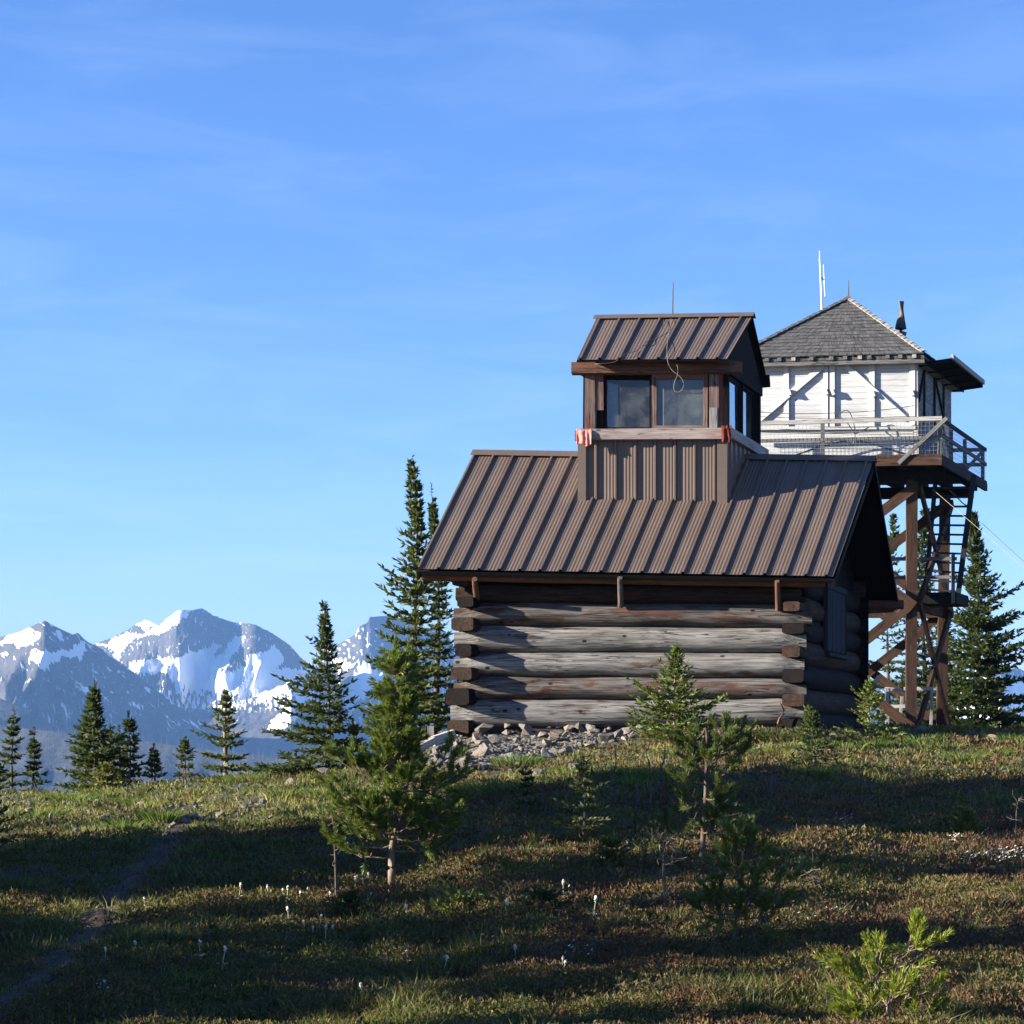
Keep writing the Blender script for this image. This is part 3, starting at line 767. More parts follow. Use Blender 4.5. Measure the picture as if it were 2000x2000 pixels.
# eave fascia and the plate logs under the eaves
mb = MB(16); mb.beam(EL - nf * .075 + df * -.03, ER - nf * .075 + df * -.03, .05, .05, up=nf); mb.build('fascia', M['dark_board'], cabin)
mb = MB(17)
a, b = C.pt(826, 1124, -.22), C.pt(1612, 1137, -.22)
mb.tube([lerp(a, b, u) for u in lin(24)], [.085] * 24, 14, bump=.05); mb.build('plate_log', M['brown_beam'], cabin)
mb = MB(18)
a, b = C.W(-.5, TD + .28, C.Z(1181, SR, TD + .28)), C.pt(1765, 1181, TD + .28)
mb.tube([lerp(a, b, u) for u in lin(24)], [.085] * 24, 14, bump=.05); mb.build('plate_log', M['brown_beam'], cabin)
# upper wall behind the eaves
for t in (.2, TD - .2):
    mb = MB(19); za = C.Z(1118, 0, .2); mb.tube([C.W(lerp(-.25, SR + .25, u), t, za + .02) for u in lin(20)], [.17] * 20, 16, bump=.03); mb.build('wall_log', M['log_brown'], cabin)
for (x0, y0, x1, y1, r, m) in ((927, 1131, 931, 1168, .042, 'brown_beam'), (1211, 1128, 1212.5, 1183, .04, 'log_worn'), (1518, 1135, 1520, 1190, .036, 'brown_beam')):
    mb = MB(int(x0)); a = C.pt(x0, y0, -.47); b = C.pt(x1, y1, .0)
    mb.tube([lerp(a, b, u) for u in lin(6)], [r * (1 + .05 * i) for i in range(6)], 12, bump=.06); mb.build('eave_brace', M[m], cabin)
# gables
for s, nm in ((SR - .02, 1), (0.02, 0)):
    mb = MB(20 + nm); zb = C.Z(1150, SR, 0); th = .07 if nm else -.07
    # triangle of horizontal boards
    zt = RL.z - .20; nrow = 12; z0 = C.Z(1140, SR, 0)
    for k in range(nrow):
        za, zz = lerp(z0, zt, k / nrow), lerp(z0, zt, (k + 1) / nrow) - .006
        def hw(z): return max(.02, (zt - z) / (zt - EL.z) * (TR + .45) - .14)
        w0, w1 = min(hw(za), TR), min(hw(zz), TR)
        j = .008 * (k % 2)
        mb.hexa([C.W(s, TR - w0, za), C.W(s + th + j, TR - w0, za), C.W(s + th + j, TR - w1, zz), C.W(s, TR - w1, zz), C.W(s, TR + w0, za), C.W(s + th + j, TR + w0, za), C.W(s + th + j, TR + w1, zz), C.W(s, TR + w1, zz)])
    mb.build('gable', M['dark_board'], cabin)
# shuttered opening in the right hand wall
so = SR + .2
tA, zA = C.sside(1613, 1150, so); tB, zB = C.sside(1648, 1278, so)
mb = MB(23)
for k in range(4):
    t0, t1 = lerp(tA, tB, k / 4) + .012, lerp(tA, tB, (k + 1) / 4) - .012
    mb.hexa([C.W(so, t0, zB), C.W(so + .03, t0, zB), C.W(so + .03, t1, zB), C.W(so, t1, zB), C.W(so, t0, zA), C.W(so + .03, t0, zA), C.W(so + .03, t1, zA), C.W(so, t1, zA)])
sh = mb.build('shutter', M['blue_board'], cabin)
mb = MB(24)
for (p, q) in ((tA - .07, tA), (tB, tB + .07)): mb.beam(C.W(so, (p + q) / 2, zB - .1), C.W(so, (p + q) / 2, zA + .1), .07, .09, up=(0, 1, 0))
mb.beam(C.W(so, tA - .08, zA + .05), C.W(so, tB + .08, zA + .05), .09, .09); mb.beam(C.W(so + .02, tA - .08, zB - .06), C.W(so + .02, tB + .08, zB - .06), .13, .06)
mb.build('frame', M['blue_board'], sh)
# tie wire and stake at the corner
mb = MB(25)
a = [C.pt(x, y, -.3) for x, y in ((1524, 1374), (1531, 1386), (1530, 1395), (1522, 1404), (1519, 1412), (1520, 1430))]
mb.tube(a, [.014] * 6, 6); mb.build('rusty_strap', M['brown_beam'], cabin)

# --- cupola
TC = 1.36; tcb = 2 * TR - TC
c0, c1 = C.S(1131, TC), C.S(1421, TC)
zlow = C.Z(985, c0, TC) - .05; zsill = C.Z(860, c0, TC); zsill1 = C.Z(839, c0, TC); zhead = C.Z(732, c0, TC); zhead1 = C.Z(710, c0, TC)
mb = MB(30)
phase = (C.S(1164, TC) - c0)
sheet(mb, C.W(c0, TC, zsill), C.W(c1, TC, zsill), C.W(c1, TC, zlow), C.W(c0, TC, zlow), PITCH * 1.02, phase, 3, .002)
cladd = mb.build('cupola_cladding', M['roof'], cabin)
mb = MB(31)
sheet(mb, C.W(c1, TC, zsill), C.W(c1, tcb, zsill), C.W(c1, tcb, zlow), C.W(c1, TC, zlow), PITCH, .1, 3, .002)
mb.build('cupola_cladding', M['roof'], cabin)
mb = MB(32)
sheet(mb, C.W(c0, tcb, zsill), C.W(c0, TC, zsill), C.W(c0, TC, zlow), C.W(c0, tcb, zlow), PITCH, .1, 3, .002)
sheet(mb, C.W(c1, tcb, zsill), C.W(c0, tcb, zsill), C.W(c0, tcb, zlow), C.W(c1, tcb, zlow), PITCH, .1, 3, .002)
mb.build('cupola_cladding', M['roof'], cabin)
for xa, xb in ((1131, 1146), (1402, 1421)):
    mb = MB(33); a, b = C.S(xa, TC), C.S(xb, TC); t = TC - .05
    mb.hexa([C.W(a, t, zlow), C.W(b, t, zlow), C.W(b, t + .02, zlow), C.W(a, t + .02, zlow), C.W(a, t, zsill), C.W(b, t, zsill), C.W(b, t + .02, zsill), C.W(a, t + .02, zsill)])
    s_ = a if xa < 1200 else b; e = -.006 if xa < 1200 else .006
    mb.hexa([C.W(s_, t, zlow), C.W(s_ + e, t, zlow), C.W(s_ + e, t + .2, zlow), C.W(s_, t + .2, zlow), C.W(s_, t, zsill), C.W(s_ + e, t, zsill), C.W(s_ + e, t + .2, zsill), C.W(s_, t + .2, zsill)])
    mb.build('corner_flashing', M['trim_metal'], cladd)
# sill beams all round
mb = MB(34); zs = (zsill + zsill1) / 2; hs_ = zsill1 - zsill
mb.beam(C.pt(1129, 849.5, TC - .06), C.pt(1414, 847, TC - .06), .14, hs_, jit=.006); mb.build('sill', M['sill_wood'], cabin)
mb = MB(35); mb.beam(C.W(c1 + .03, TC - .13, zs), C.W(c1 + .03, tcb + .12, zs), .13, hs_ * .95, jit=.004); mb.build('sill', M['grey_board'], cabin)
mb = MB(36); mb.beam(C.W(c0 - .02, TC + .02, zs - .004), C.W(c0 - .02, tcb + .12, zs - .004), .12, hs_ * .93); mb.beam(C.W(c0 + .04, tcb + .04, zs), C.W(c1 - .04, tcb + .04, zs), .12, hs_ * .9); mb.build('sill', M['red_wood'], cabin)
# header beams with protruding ends
zh = (zhead + zhead1) / 2; hh = zhead1 - zhead
mb = MB(37); mb.beam(C.pt(1117, 720, TC - .03), C.pt(1449, 718, TC - .03), .17, hh, jit=.006); mb.build('header_beam', M['brown_beam'], cabin)
mb = MB(38); mb.beam(C.W(C.S(1117, TC), tcb + .03, zh), C.pt(1504, 744, tcb + .03), .17, hh, jit=.006); mb.build('header_beam', M['dark_board'], cabin)
for s_, mm in ((c1 - .04, 'dark_board'), (c0 + .06, 'brown_beam')):
    mb = MB(39); mb.beam(C.W(s_, TC + .06, zh + .004), C.W(s_, tcb - .06, zh + .004), .14, hh * .96); mb.build('header_beam', M[mm], cabin)
# posts and boards of the front
def post(x0, x1, y0, y1, t, d, m, seed, jit=.006):
    mb = MB(seed); a, b = C.S(x0, t), C.S(x1, t); z0, z1 = C.Z(y1, a, t), C.Z(y0, a, t)
    mb.beam(C.W((a + b) / 2, t + d / 2, z0), C.W((a + b) / 2, t + d / 2, z1), b - a, d, up=(0, 1, 0), jit=jit)
    return mb.build('post', M[m], cabin)
post(1139, 1160, 730, 839, TC, .16, 'red_wood', 40)
post(1162, 1177, 730, 801, TC + .02, .10, 'red_wood', 41); post(1163, 1174, 801, 839, TC + .05, .07, 'dark_board', 42)
post(1384, 1402, 729, 840, TC + .00, .06, 'red_wood', 43, .008); post(1403, 1420, 731, 840, TC + .03, .12, 'red_wood', 44)
post(1385, 1400, 796, 840, TC - .012, .03, 'grey_board', 45)
def side_post(t0, t1, s, m, seed):
    mb = MB(seed); mb.beam(C.W(s, (t0 + t1) / 2, zsill1), C.W(s, (t0 + t1) / 2, zhead), .1, t1 - t0, up=(0, 1, 0), jit=.005); mb.build('post', M[m], cabin)
def window(name, p00, p10, p11, p01, fw, out, mat, seed, depth=.05):
    """frame and pane in the quad p00 p10 p11 p01 (lower left, lower right, upper right, upper left)"""
    mb = MB(seed); q = [Vector(p) for p in (p00, p10, p11, p01)]; out = Vector(out).normalized()
    ex = (q[1] - q[0]).normalized(); ez = (q[3] - q[0]).normalized()
    o_ = q; i_ = [q[0] + ex * fw + ez * fw, q[1] - ex * fw + ez * fw, q[2] - ex * fw - ez * fw, q[3] + ex * fw - ez * fw]
    for k in range(4):
        a, b, c, d = o_[k], o_[(k + 1) % 4], i_[(k + 1) % 4], i_[k]
        mb.slab(a, b, c, d, -out * depth)
    w = mb.build('window', mat, cabin)
    g = MB(seed + 1); g.slab(i_[0] - out * depth * .6, i_[1] - out * depth * .6, i_[2] - out * depth * .6, i_[3] - out * depth * .6, -out * .005); g.build('pane', M['glass'], w)
    return w
fo = C.W(0, 0, 0) - C.W(0, 1, 0); ro = C.W(1, 0, 0) - C.W(0, 0, 0)
tw = TC + .07
window('window', C.pt(1178, 841, tw), C.pt(1275, 841, tw), C.pt(1275, 735, tw), C.pt(1178, 735, tw), .055, fo, M['dark_board'], 50)
tw = TC + .015
window('window', C.pt(1273, 840, tw), C.pt(1382, 840, tw), C.pt(1382, 731, tw), C.pt(1273, 731, tw), .075, fo, M['red_wood'], 52)
for s_, sgn, sd in ((c1 - .02, 1, 54), (c0 + .06, -1, 60)):
    wq = [(TC + .16, TC + .98), (TC + 1.12, TC + 1.98)]
    for k, (ta, tb_) in enumerate(wq):
        lo, hi = (ta, tb_) if sgn > 0 else (tb_, ta)
        window('window', C.W(s_, lo, zsill1), C.W(s_, hi, zsill1), C.W(s_, hi, zhead), C.W(s_, lo, zhead), .06, ro * sgn, M['dark_board'], sd + 2 * k)
    side_post(TC + .02, TC + .16, s_ - .03 * sgn, 'dark_board', sd + 40); side_post(TC + .98, TC + 1.12, s_ - .03 * sgn, 'dark_board', sd + 41); side_post(TC + 1.98, tcb + .05, s_ - .03 * sgn, 'dark_board', sd + 42)
# inside: floor, back wall, blind behind the right hand sash
mb = MB(70); mb.hexa([C.W(c0 + .1, TC + .1, zsill), C.W(c1 - .1, TC + .1, zsill), C.W(c1 - .1, tcb - .02, zsill), C.W(c0 + .1, tcb - .02, zsill), C.W(c0 + .1, TC + .1, zsill + .03), C.W(c1 - .1, TC + .1, zsill + .03), C.W(c1 - .1, tcb - .02, zsill + .03), C.W(c0 + .1, tcb - .02, zsill + .03)])
mb.hexa([C.W(c0 + .02, tcb - .02, zsill), C.W(c1 - .02, tcb - .02, zsill), C.W(c1 - .02, tcb + .02, zsill), C.W(c0 + .02, tcb + .02, zsill), C.W(c0 + .02, tcb - .02, zhead1), C.W(c1 - .02, tcb - .02, zhead1), C.W(c1 - .02, tcb + .02, zhead1), C.W(c0 + .02, tcb + .02, zhead1)])
mb.hexa([C.W(c0 + .1, TC + .15, zhead1 - .02), C.W(c1 - .1, TC + .15, zhead1 - .02), C.W(c1 - .1, tcb - .05, zhead1 - .02), C.W(c0 + .1, tcb - .05, zhead1 - .02), C.W(c0 + .1, TC + .15, zhead1), C.W(c1 - .1, TC + .15, zhead1), C.W(c1 - .1, tcb - .05, zhead1), C.W(c0 + .1, tcb - .05, zhead1)])
mb.build('interior', M['interior'], cabin)
mb = MB(71); tw = TC + .12; a, b = C.pt(1281, 838, tw), C.pt(1378, 734, tw)
mb.slab(a, Vector((b.x, b.y, a.z)), b, Vector((a.x, a.y, b.z)), fo * -.01); mb.build('blind', M['curtain'], cabin)
M['pale_blind'] = simple('pale_blind', (.40, .43, .45), .9, var=.06)  # pale strip added to imitate sky light in the left pane
mb = MB(72); tw = TC + .16; a, b = C.pt(1187, 837, tw), C.pt(1207, 752, tw)
mb.slab(a, Vector((b.x, b.y, a.z)), b, Vector((a.x, a.y, b.z + .04)), fo * -.01); mb.build('blind', M['pale_blind'], cabin)
# cupola roof
tq = TC - .40
kRL, kRR = C.pt(1165, 621, TR), C.pt(1470, 616, TR); kEL, kER = C.pt(1126, 703, tq), C.pt(1420, 701, tq)
tqb = 2 * TR - tq
kBR = C.pt(1496, 731, tqb); kBL = C.W(C.S(1126, tq), tqb, kEL.z)
knf = (kEL - kRL).cross(kRR - kRL).normalized(); knb = (kBR - kRR).cross(kRL - kRR).normalized()
mb = MB(80); sheet(mb, kRL, kRR, kER, kEL, PITCH * 1.0, .06, 6, .004, 4)
kroof = mb.build('cupola_roof', M['roof'], cabin)
mb = MB(81); sheet(mb, kRR, kRL, kBL, kBR, PITCH * 1.0, .06, 4); mb.build('cupola_roof', M['roof'], cabin)
mb = MB(82); kdf = ((kEL + kER) / 2 - (kRL + kRR) / 2).normalized(); kdb = ((kBL + kBR) / 2 - (kRL + kRR) / 2).normalized()
cap(mb, kRL, kRR, knf, knb, kdf, kdb, .13); mb.build('ridge_cap', M['trim_metal'], kroof)
mb = MB(83)
mb.slab(kRL - knf * .04, kEL - knf * .04, kER - knf * .04, kRR - knf * .04, knf * .025)
mb.slab(kRR - knb * .04, kBR - knb * .04, kBL - knb * .04, kRL - knb * .04, knb * .025)
mb.build('roof_boards', M['dark_board'], cabin)
for s_ in (c1 - .02, c0 + .02):
    mb = MB(84); zt = kRL.z - .09; th = .03
    mb.hexa([C.W(s_ - .02, TC - .02, zhead1), C.W(s_ + .02, TC - .02, zhead1), C.W(s_ + .02, TR - .02, zt), C.W(s_ - .02, TR - .02, zt), C.W(s_ - .02, tcb + .02, zhead1), C.W(s_ + .02, tcb + .02, zhead1), C.W(s_ + .02, TR + .02, zt), C.W(s_ - .02, TR + .02, zt)])
    mb.build('cupola_gable', M['dark_board'], cabin)
mb = MB(85); a = C.pt(1313.5, 618, TR); b = C.pt(1314.5, 551, TR)
mb.tube([a, lerp(a, b, .5), b], [.012, .011, .008], 6); mb.build('lightning_rod', M['rod'], cabin)

# slack cable over the cupola roof, its loop hanging before the window
mb = MB(86)
def on_roof(x, y, lift=.05):
    k = (y - 622) / (702 - 622); t = lerp(TR, tq, k); return C.pt(x, y, t) + knf * lift
pts = [on_roof(1311, 628), on_roof(1309, 645, .06), on_roof(1305, 665), on_roof(1303, 690, .06)] + [C.pt(x, y, tq - .03) for x, y in ((1304, 705), (1309, 718), (1317, 727), (1323, 731), (1331, 739), (1335, 748), (1334, 757), (1329, 764), (1322, 766), (1317, 762), (1316, 753), (1319, 742), (1323, 733), (1324, 722), (1322, 712))]
def spline(ps, m=5):
    out = []
    for i in range(len(ps) - 1):
        p0, p1, p2, p3 = ps[max(i - 1, 0)], ps[i], ps[i + 1], ps[min(i + 2, len(ps) - 1)]
        for k in range(m):
            t = k / m; out.append(.5 * ((2 * p1) + (p2 - p0) * t + (2 * p0 - 5 * p1 + 4 * p2 - p3) * t * t + (3 * p1 - p0 - 3 * p2 + p3) * t ** 3))
    return out + [ps[-1]]
sp = spline(pts); mb.tube(sp, [.0036] * len(sp), 6)
tag(mb.build('cable', M['rope']), 'pale loose cable looping down in front of the right cupola window', 'cable')
mb = MB(87)
sp = spline([on_roof(1297, 630), on_roof(1293, 650, .07), on_roof(1280, 664, .03), on_roof(1262, 676, .07), on_roof(1245, 688, .03), on_roof(1222, 698, .06), C.pt(1200, 707, tq), C.pt(1165, 711, tq), C.pt(1155, 714, TC - .14)])
mb.tube(sp, [.005] * len(sp), 6)
tag(mb.build('cable', M['wire']), 'dark thin wire lying slantwise across the cupola roof to its left beam end', 'cable')

def cloth(name, x0, x1, y0, y1, s_or_t, mat, label, seed, side=False):
    nu, nv = 22, 14; vs = []; ts = []; r = random.Random(seed)
    for j in range(nv):
        for i in range(nu):
            u, v = i / (nu - 1), j / (nv - 1)
            x = lerp(x0, x1, u) + v * 1.2 * math.sin(u * 9 + seed); y = lerp(y0, y1, v) + (2.5 * math.sin(u * 7 + seed) * v) + 1.6 * mn.noise(Vector((u * 6, seed, 0)))
            fold = .022 * math.sin(u * 16 + 1.3 * math.sin(u * 5 + seed)) * v + .02 * mn.noise(Vector((u * 3, v * 3, seed)))
            t = TC - .155 - .02 * v + fold
            if v < .14: t = TC - .10 - .06 * v / .14 + fold * .3; 
            vs.append(C.pt(x, y, t)); ts.append((u, v, 0))
    fs = [(j * nu + i, j * nu + i + 1, (j + 1) * nu + i + 1, (j + 1) * nu + i) for j in range(nv - 1) for i in range(nu - 1)]
    mb = MB(seed); mb.add(vs, fs, ts, True)
    ob = mb.build(name, mat); so_ = ob.modifiers.new('thickness', 'SOLIDIFY'); so_.thickness = .006
    return tag(ob, label, 'cloth')
cloth('cloth', 1126, 1156, 838, 869, 0, M['pink_cloth'], 'faded pink cloth draped over the left end of the cupola sill', 3)
cloth('cloth', 1409, 1429, 832, 863, 0, M['red_cloth'], 'dark red cloth draped over the right end of the cupola sill', 8)

# ------------------------------------------------------------------ the white fire lookout on its timber tower
T = Frame(1457, 54.2, math.radians(-8), .313, .95)
WS = T.S(1788, 0); WD = 4.27
zt_, zb_ = T.Z(704, WS, 0), T.Z(889, WS, 0)           # wall top and deck
base = T.W(WS / 2, WD / 2, 0); base.z = tzs(base.x, base.y)
tower = thing('lookout_tower', base, 'white fire lookout cab with a hipped shingle roof on a tall brown timber tower', 'tower')
def tbox(mb, s0, s1, t0, t1, z0, z1):
    mb.hexa([T.W(s0, t0, z0), T.W(s1, t0, z0), T.W(s1, t1, z0), T.W(s0, t1, z0), T.W(s0, t0, z1), T.W(s1, t0, z1), T.W(s1, t1, z1), T.W(s0, t1, z1)])
def wall(name, p, q, mat, seed, out):
    """plank wall from p to q, texture runs along it"""
    mb = MB(seed); th = Vector(out) * -.06; L = (q - p).length; u = Vector((0, 0, zt_ - zb_)); o_ = mb.off()
    vs = [p, q, q + u, p + u, p + th, q + th, q + u + th, p + u + th]
    ts = [o_ + Vector(v) for v in ((0, 0, 0), (L, 0, 0), (L, u.z, 0), (0, u.z, 0), (0, 0, .1), (L, 0, .1), (L, u.z, .1), (0, u.z, .1))]
    mb.add(vs, [(0, 1, 2, 3), (5, 4, 7, 6), (0, 4, 5, 1), (3, 2, 6, 7), (1, 5, 6, 2), (4, 0, 3, 7)], ts)
    return mb.build(name, mat, tower)
fv = (T.W(0, 0, 0) - T.W(0, 1, 0)).normalized(); sv = (T.W(1, 0, 0) - T.W(0, 0, 0)).normalized()
fn = Vector((sv.y, -sv.x, 0)); 
wf = wall('wall', T.W(0, 0, zb_), T.W(WS, 0, zb_), M['siding'], 400, fn)
wr = wall('wall', T.W(WS, 0, zb_), T.W(WS, WD, zb_), M['siding_peeled'], 401, sv)
wall('wall', T.W(WS, WD, zb_), T.W(0, WD, zb_), M['siding'], 402, -fn); wall('wall', T.W(0, WD, zb_), T.W(0, 0, zb_), M['siding'], 403, -sv)
# battens, braces and trim of the closed shutters
def tboard(x0, y0, x1, y1, wpx, mat, seed, t=-.03, parent=None, th=.045, name='board'):
    mb = MB(seed); a, b = T.pt(x0, y0, t), T.pt(x1, y1, t)
    mb.beam(a, b, wpx / 77.0, th, up=fv); return mb.build(name, M[mat], parent or tower)
for k, (x, y0, y1, w) in enumerate(((1536, 711, 836, 10), (1613, 711, 836, 9), (1625, 711, 836, 11), (1703, 711, 836, 11), (1782, 711, 836, 11), (1466, 711, 836, 10))):
    tboard(x, y0, x, y1, w, 'white_board', 410 + k, name='batten')
tboard(1480, 822, 1608, 714, 11, 'white_board', 420, -.05, name='brace'); tboard(1651, 714, 1768, 818, 11, 'white_board', 421, -.05, name='brace')
tboard(1459, 837, 1788, 835, 6, 'white_board', 422, -.055, name='trim'); tboard(1457, 707, 1790, 706, 7, 'white_board', 423, -.055, name='trim')
tboard(1788, 707, 1790, 887, 9, 'grey_board', 424, -.02, name='corner_board')
for k, (x, y) in enumerate(((1541, 767), (1613, 766), (1626, 767), (1705, 770), (1781, 768))):
    mb = MB(430 + k); a, b = T.pt(x - 1, y - 6, -.10), T.pt(x + 3, y + 5, -.13); mb.beam(a, b, .07, .09, up=fv); mb.build('hinge_block', M['white_board'], tower)
for k, (tt0, zz0, tt1, zz1) in enumerate(((.9, 0, .9, 1), (2.1, 0, 2.1, 1), (3.2, 0, 3.2, 1), (.3, .35, .9, .95), (2.2, .9, 3.1, .4))):
    mb = MB(440 + k); za, zz = zb_ + .9, zt_
    mb.beam(T.W(WS + .03, tt0, lerp(za, zz, zz0)), T.W(WS + .03, tt1, lerp(za, zz, zz1)), .11, .045, up=sv); mb.build('batten', M['blue_board'], tower)
# roof
OV = .28
apex = T.pt(1657, 588, WD / 2)
ez = T.Z(695, WS, -OV)
e = [T.W(-OV, -OV, ez), T.W(WS + OV, -OV, ez), T.W(WS + OV, WD + OV, ez), T.W(-OV, WD + OV, ez)]
mb = MB(450); th = Vector((0, 0, .06))
for k in range(4):
    a, b = e[k], e[(k + 1) % 4]; L = (b - a).length; mid = (a + b) / 2; h = (apex - mid).length; o_ = Vector((k * 13.1, k * 3.7, 0))
    n = 14; vs = []; ts = []; fs = []
    for j in range(n + 1):
        q = j / n
        for step in ((0,) if j == 0 else (0, 1)) if j < n else (0,):
            pass
    # shingle courses: each course a thin step
    nc = 17; rng = random.Random(50 + k)
    for j in range(nc):
        q0, q1 = j / nc, (j + 1) / nc
        nrm = (b - a).cross(apex - mid).normalized()
        l0, r0 = lerp(a, apex, q0), lerp(b, apex, q0); l1, r1 = lerp(a, apex, min(1, q1 + .02)), lerp(b, apex, min(1, q1 + .02))
        w0 = (r0 - l0).length; m_ = max(1, int(w0 / .19)); off = rng.random() * .6
        for i in range(m_):
            u0, u1 = i / m_, (i + 1) / m_
            lf = nrm * (.075 + rng.uniform(0, .012)); dn = (a + b - 2 * apex).normalized() * rng.uniform(-.012, .016)
            p = [lerp(l0, r0, u0) + lf + dn, lerp(l0, r0, u1) + lf + dn, lerp(l1, r1, u1) + nrm * .058, lerp(l1, r1, u0) + nrm * .058]
            bt = len(vs); vs += p + [lerp(l0, r0, u0) + nrm * .05 + dn, lerp(l0, r0, u1) + nrm * .05 + dn]
            tx = rng.uniform(0, 60); c = Vector((tx, rng.uniform(0, 60), 0))
            ts += [c + Vector((0, 0, 0)), c + Vector((.19, 0, 0)), c + Vector((.19, .12, 0)), c + Vector((0, .12, 0)), c, c]
            fs += [(bt, bt + 1, bt + 2, bt + 3), (bt + 4, bt + 5, bt + 1, bt)]
    mb.add(vs, fs, ts)
    mb.slab(a, b, apex, apex, -th)
M['shake'] = wood('grey_cedar_shake', (.15, .147, .143), (.035, .034, .034), None, along=(14, 2.0, 1), knots=False, crack=.6, bump=.4)
troof = mb.build('roof', M['shake'], tower)
M['pale_shake'] = wood('pale_new_shake', (.34, .32, .29), (.20, .185, .17), None, along=(14, 2, 1), knots=False)
for k in range(4):
    mb = MB(460 + k); hipv = apex - e[k]; n = 22; r = random.Random(k)
    outw = Vector(((e[k] - (e[0] + e[2]) / 2).x, (e[k] - (e[0] + e[2]) / 2).y, 0)).normalized(); sd = hipv.cross(Vector((0, 0, 1))).normalized()
    for i in range(n):
        p, q = e[k] + hipv * (i / n), e[k] + hipv * (min(1, (i + 1.7) / n)); up = Vector((0, 0, 1))
        for s_ in (-1, 1):
            w = sd * s_ * .10 - up * .045
            a0, a1 = p + up * (.125 + r.uniform(0, .012)), q + up * .105
            mb.slab(a0, a0 + w, a1 + w, a1, up * .012)
    mb.build('hip_shingles', M['pale_shake'] if k == 1 else M['shake'], troof)
mb = MB(466)
for k in range(4): mb.slab(lerp(apex, e[k], .0) + Vector((0, 0, .16)), lerp(apex, e[(k + 1) % 4], .07) + Vector((0, 0, .10)), lerp(apex, e[k], .07) + Vector((0, 0, .10)), lerp(apex, e[k], .0) + Vector((0, 0, .16)), Vector((0, 0, .008)))
mb.build('apex_flashing', M['trim_metal'], troof)
mb = MB(467); a, b = T.pt(1657, 584, WD / 2), T.pt(1657.5, 547, WD / 2); mb.tube([a, b], [.022, .010], 6); mb.build('finial_rod', M['rod'], troof)
# soffit, fascia and rafter tails
mb = MB(468); tbox(mb, -OV + .03, WS + OV - .03, -OV + .03, WD + OV - .03, ez - .16, ez - .13); mb.build('soffit', M['grey_board'], tower)
mb = MB(469); mb.beam(T.W(-OV, -OV + .01, ez - .12), T.W(WS + OV, -OV + .01, ez - .12), .03, .10, jit=.008); mb.build('fascia', M['dark_grey_board'], tower)
mb = MB(470); mb.beam(T.W(WS + OV - .01, -OV + .03, ez - .12), T.W(WS + OV - .01, WD + OV, ez - .12), .03, .10); mb.build('fascia', M['dark_board'], tower)
rr_ = random.Random(4)
for k in range(13):
    s_ = lerp(-.1, WS + .12, k / 12) + rr_.uniform(-.12, .12); mb = MB(480 + k)
    tbox(mb, s_ - .05, s_ + .05, -OV - .05, -OV + .35, ez - .055, ez + .03); mb.build('rafter_tail', M['dark_grey_board' if k % 4 else 'grey_board'], tower)
# shutter propped out from the right hand wall
mb = MB(495); zi = ez - .10
pa, pb = T.W(WS + .06, .15, zi), T.W(WS + .06, WD - .1, zi); pc, pd = T.W(WS + .86, WD - .1, zi + .10), T.W(WS + .86, .15, zi + .10)
mb.slab(pa, pd, pc, pb, Vector((0, 0, -.05))); prop = mb.build('shutter', M['dark_board'], tower)
for k in range(5):
    mb = MB(496 + k); q = k / 4; mb.beam(lerp(pa, pb, q) + Vector((0, 0, -.08)), lerp(pd, pc, q) + Vector((0, 0, -.08)), .07, .05); mb.build('batten', M['dark_board'], prop)
mb = MB(503); mb.beam(pd + Vector((0, 0, .03)) + sv * .02, pc + Vector((0, 0, .03)) + sv * .02, .06, .12); mb.build('edge_board', M['grey_board'], prop)
# stovepipe, aerials
mb = MB(504); tt_ = 2.9
pts = [(1759.5, 675), (1759.5, 651), (1759.2, 650), (1759.2, 642), (1759.6, 622), (1760.5, 615), (1760.5, 589)]
mb.tube([T.pt(x, y, tt_) for x, y in pts], [.155, .155, .16, .155, .10, .075, .075], 20); mb.build('stovepipe', M['rust_pipe'], tower)
mb = MB(505); mb.tube([T.pt(1607, 640, 3.4), T.pt(1604, 560, 3.4), T.pt(1601.5, 506, 3.4)], [.034, .030, .026], 10); ant = mb.build('aerial', M['white_rod'], tower)
mb = MB(506); mb.tube([T.pt(1601.5, 507, 3.4), T.pt(1601, 490, 3.4)], [.022, .012], 8); mb.build('tip', M['white_rod'], ant)
mb = MB(507); mb.tube([T.pt(1611.5, 579, 3.4), T.pt(1610, 548, 3.4), T.pt(1608.5, 517, 3.4)], [.014, .018, .013], 8); mb.build('aerial_whip', M['white_rod'], ant)
mb = MB(508); mb.tube([T.pt(1603.5, 541, 3.4), T.pt(1609.5, 547, 3.4)], [.02, .02], 6); mb.build('bracket', M['rod'], ant)
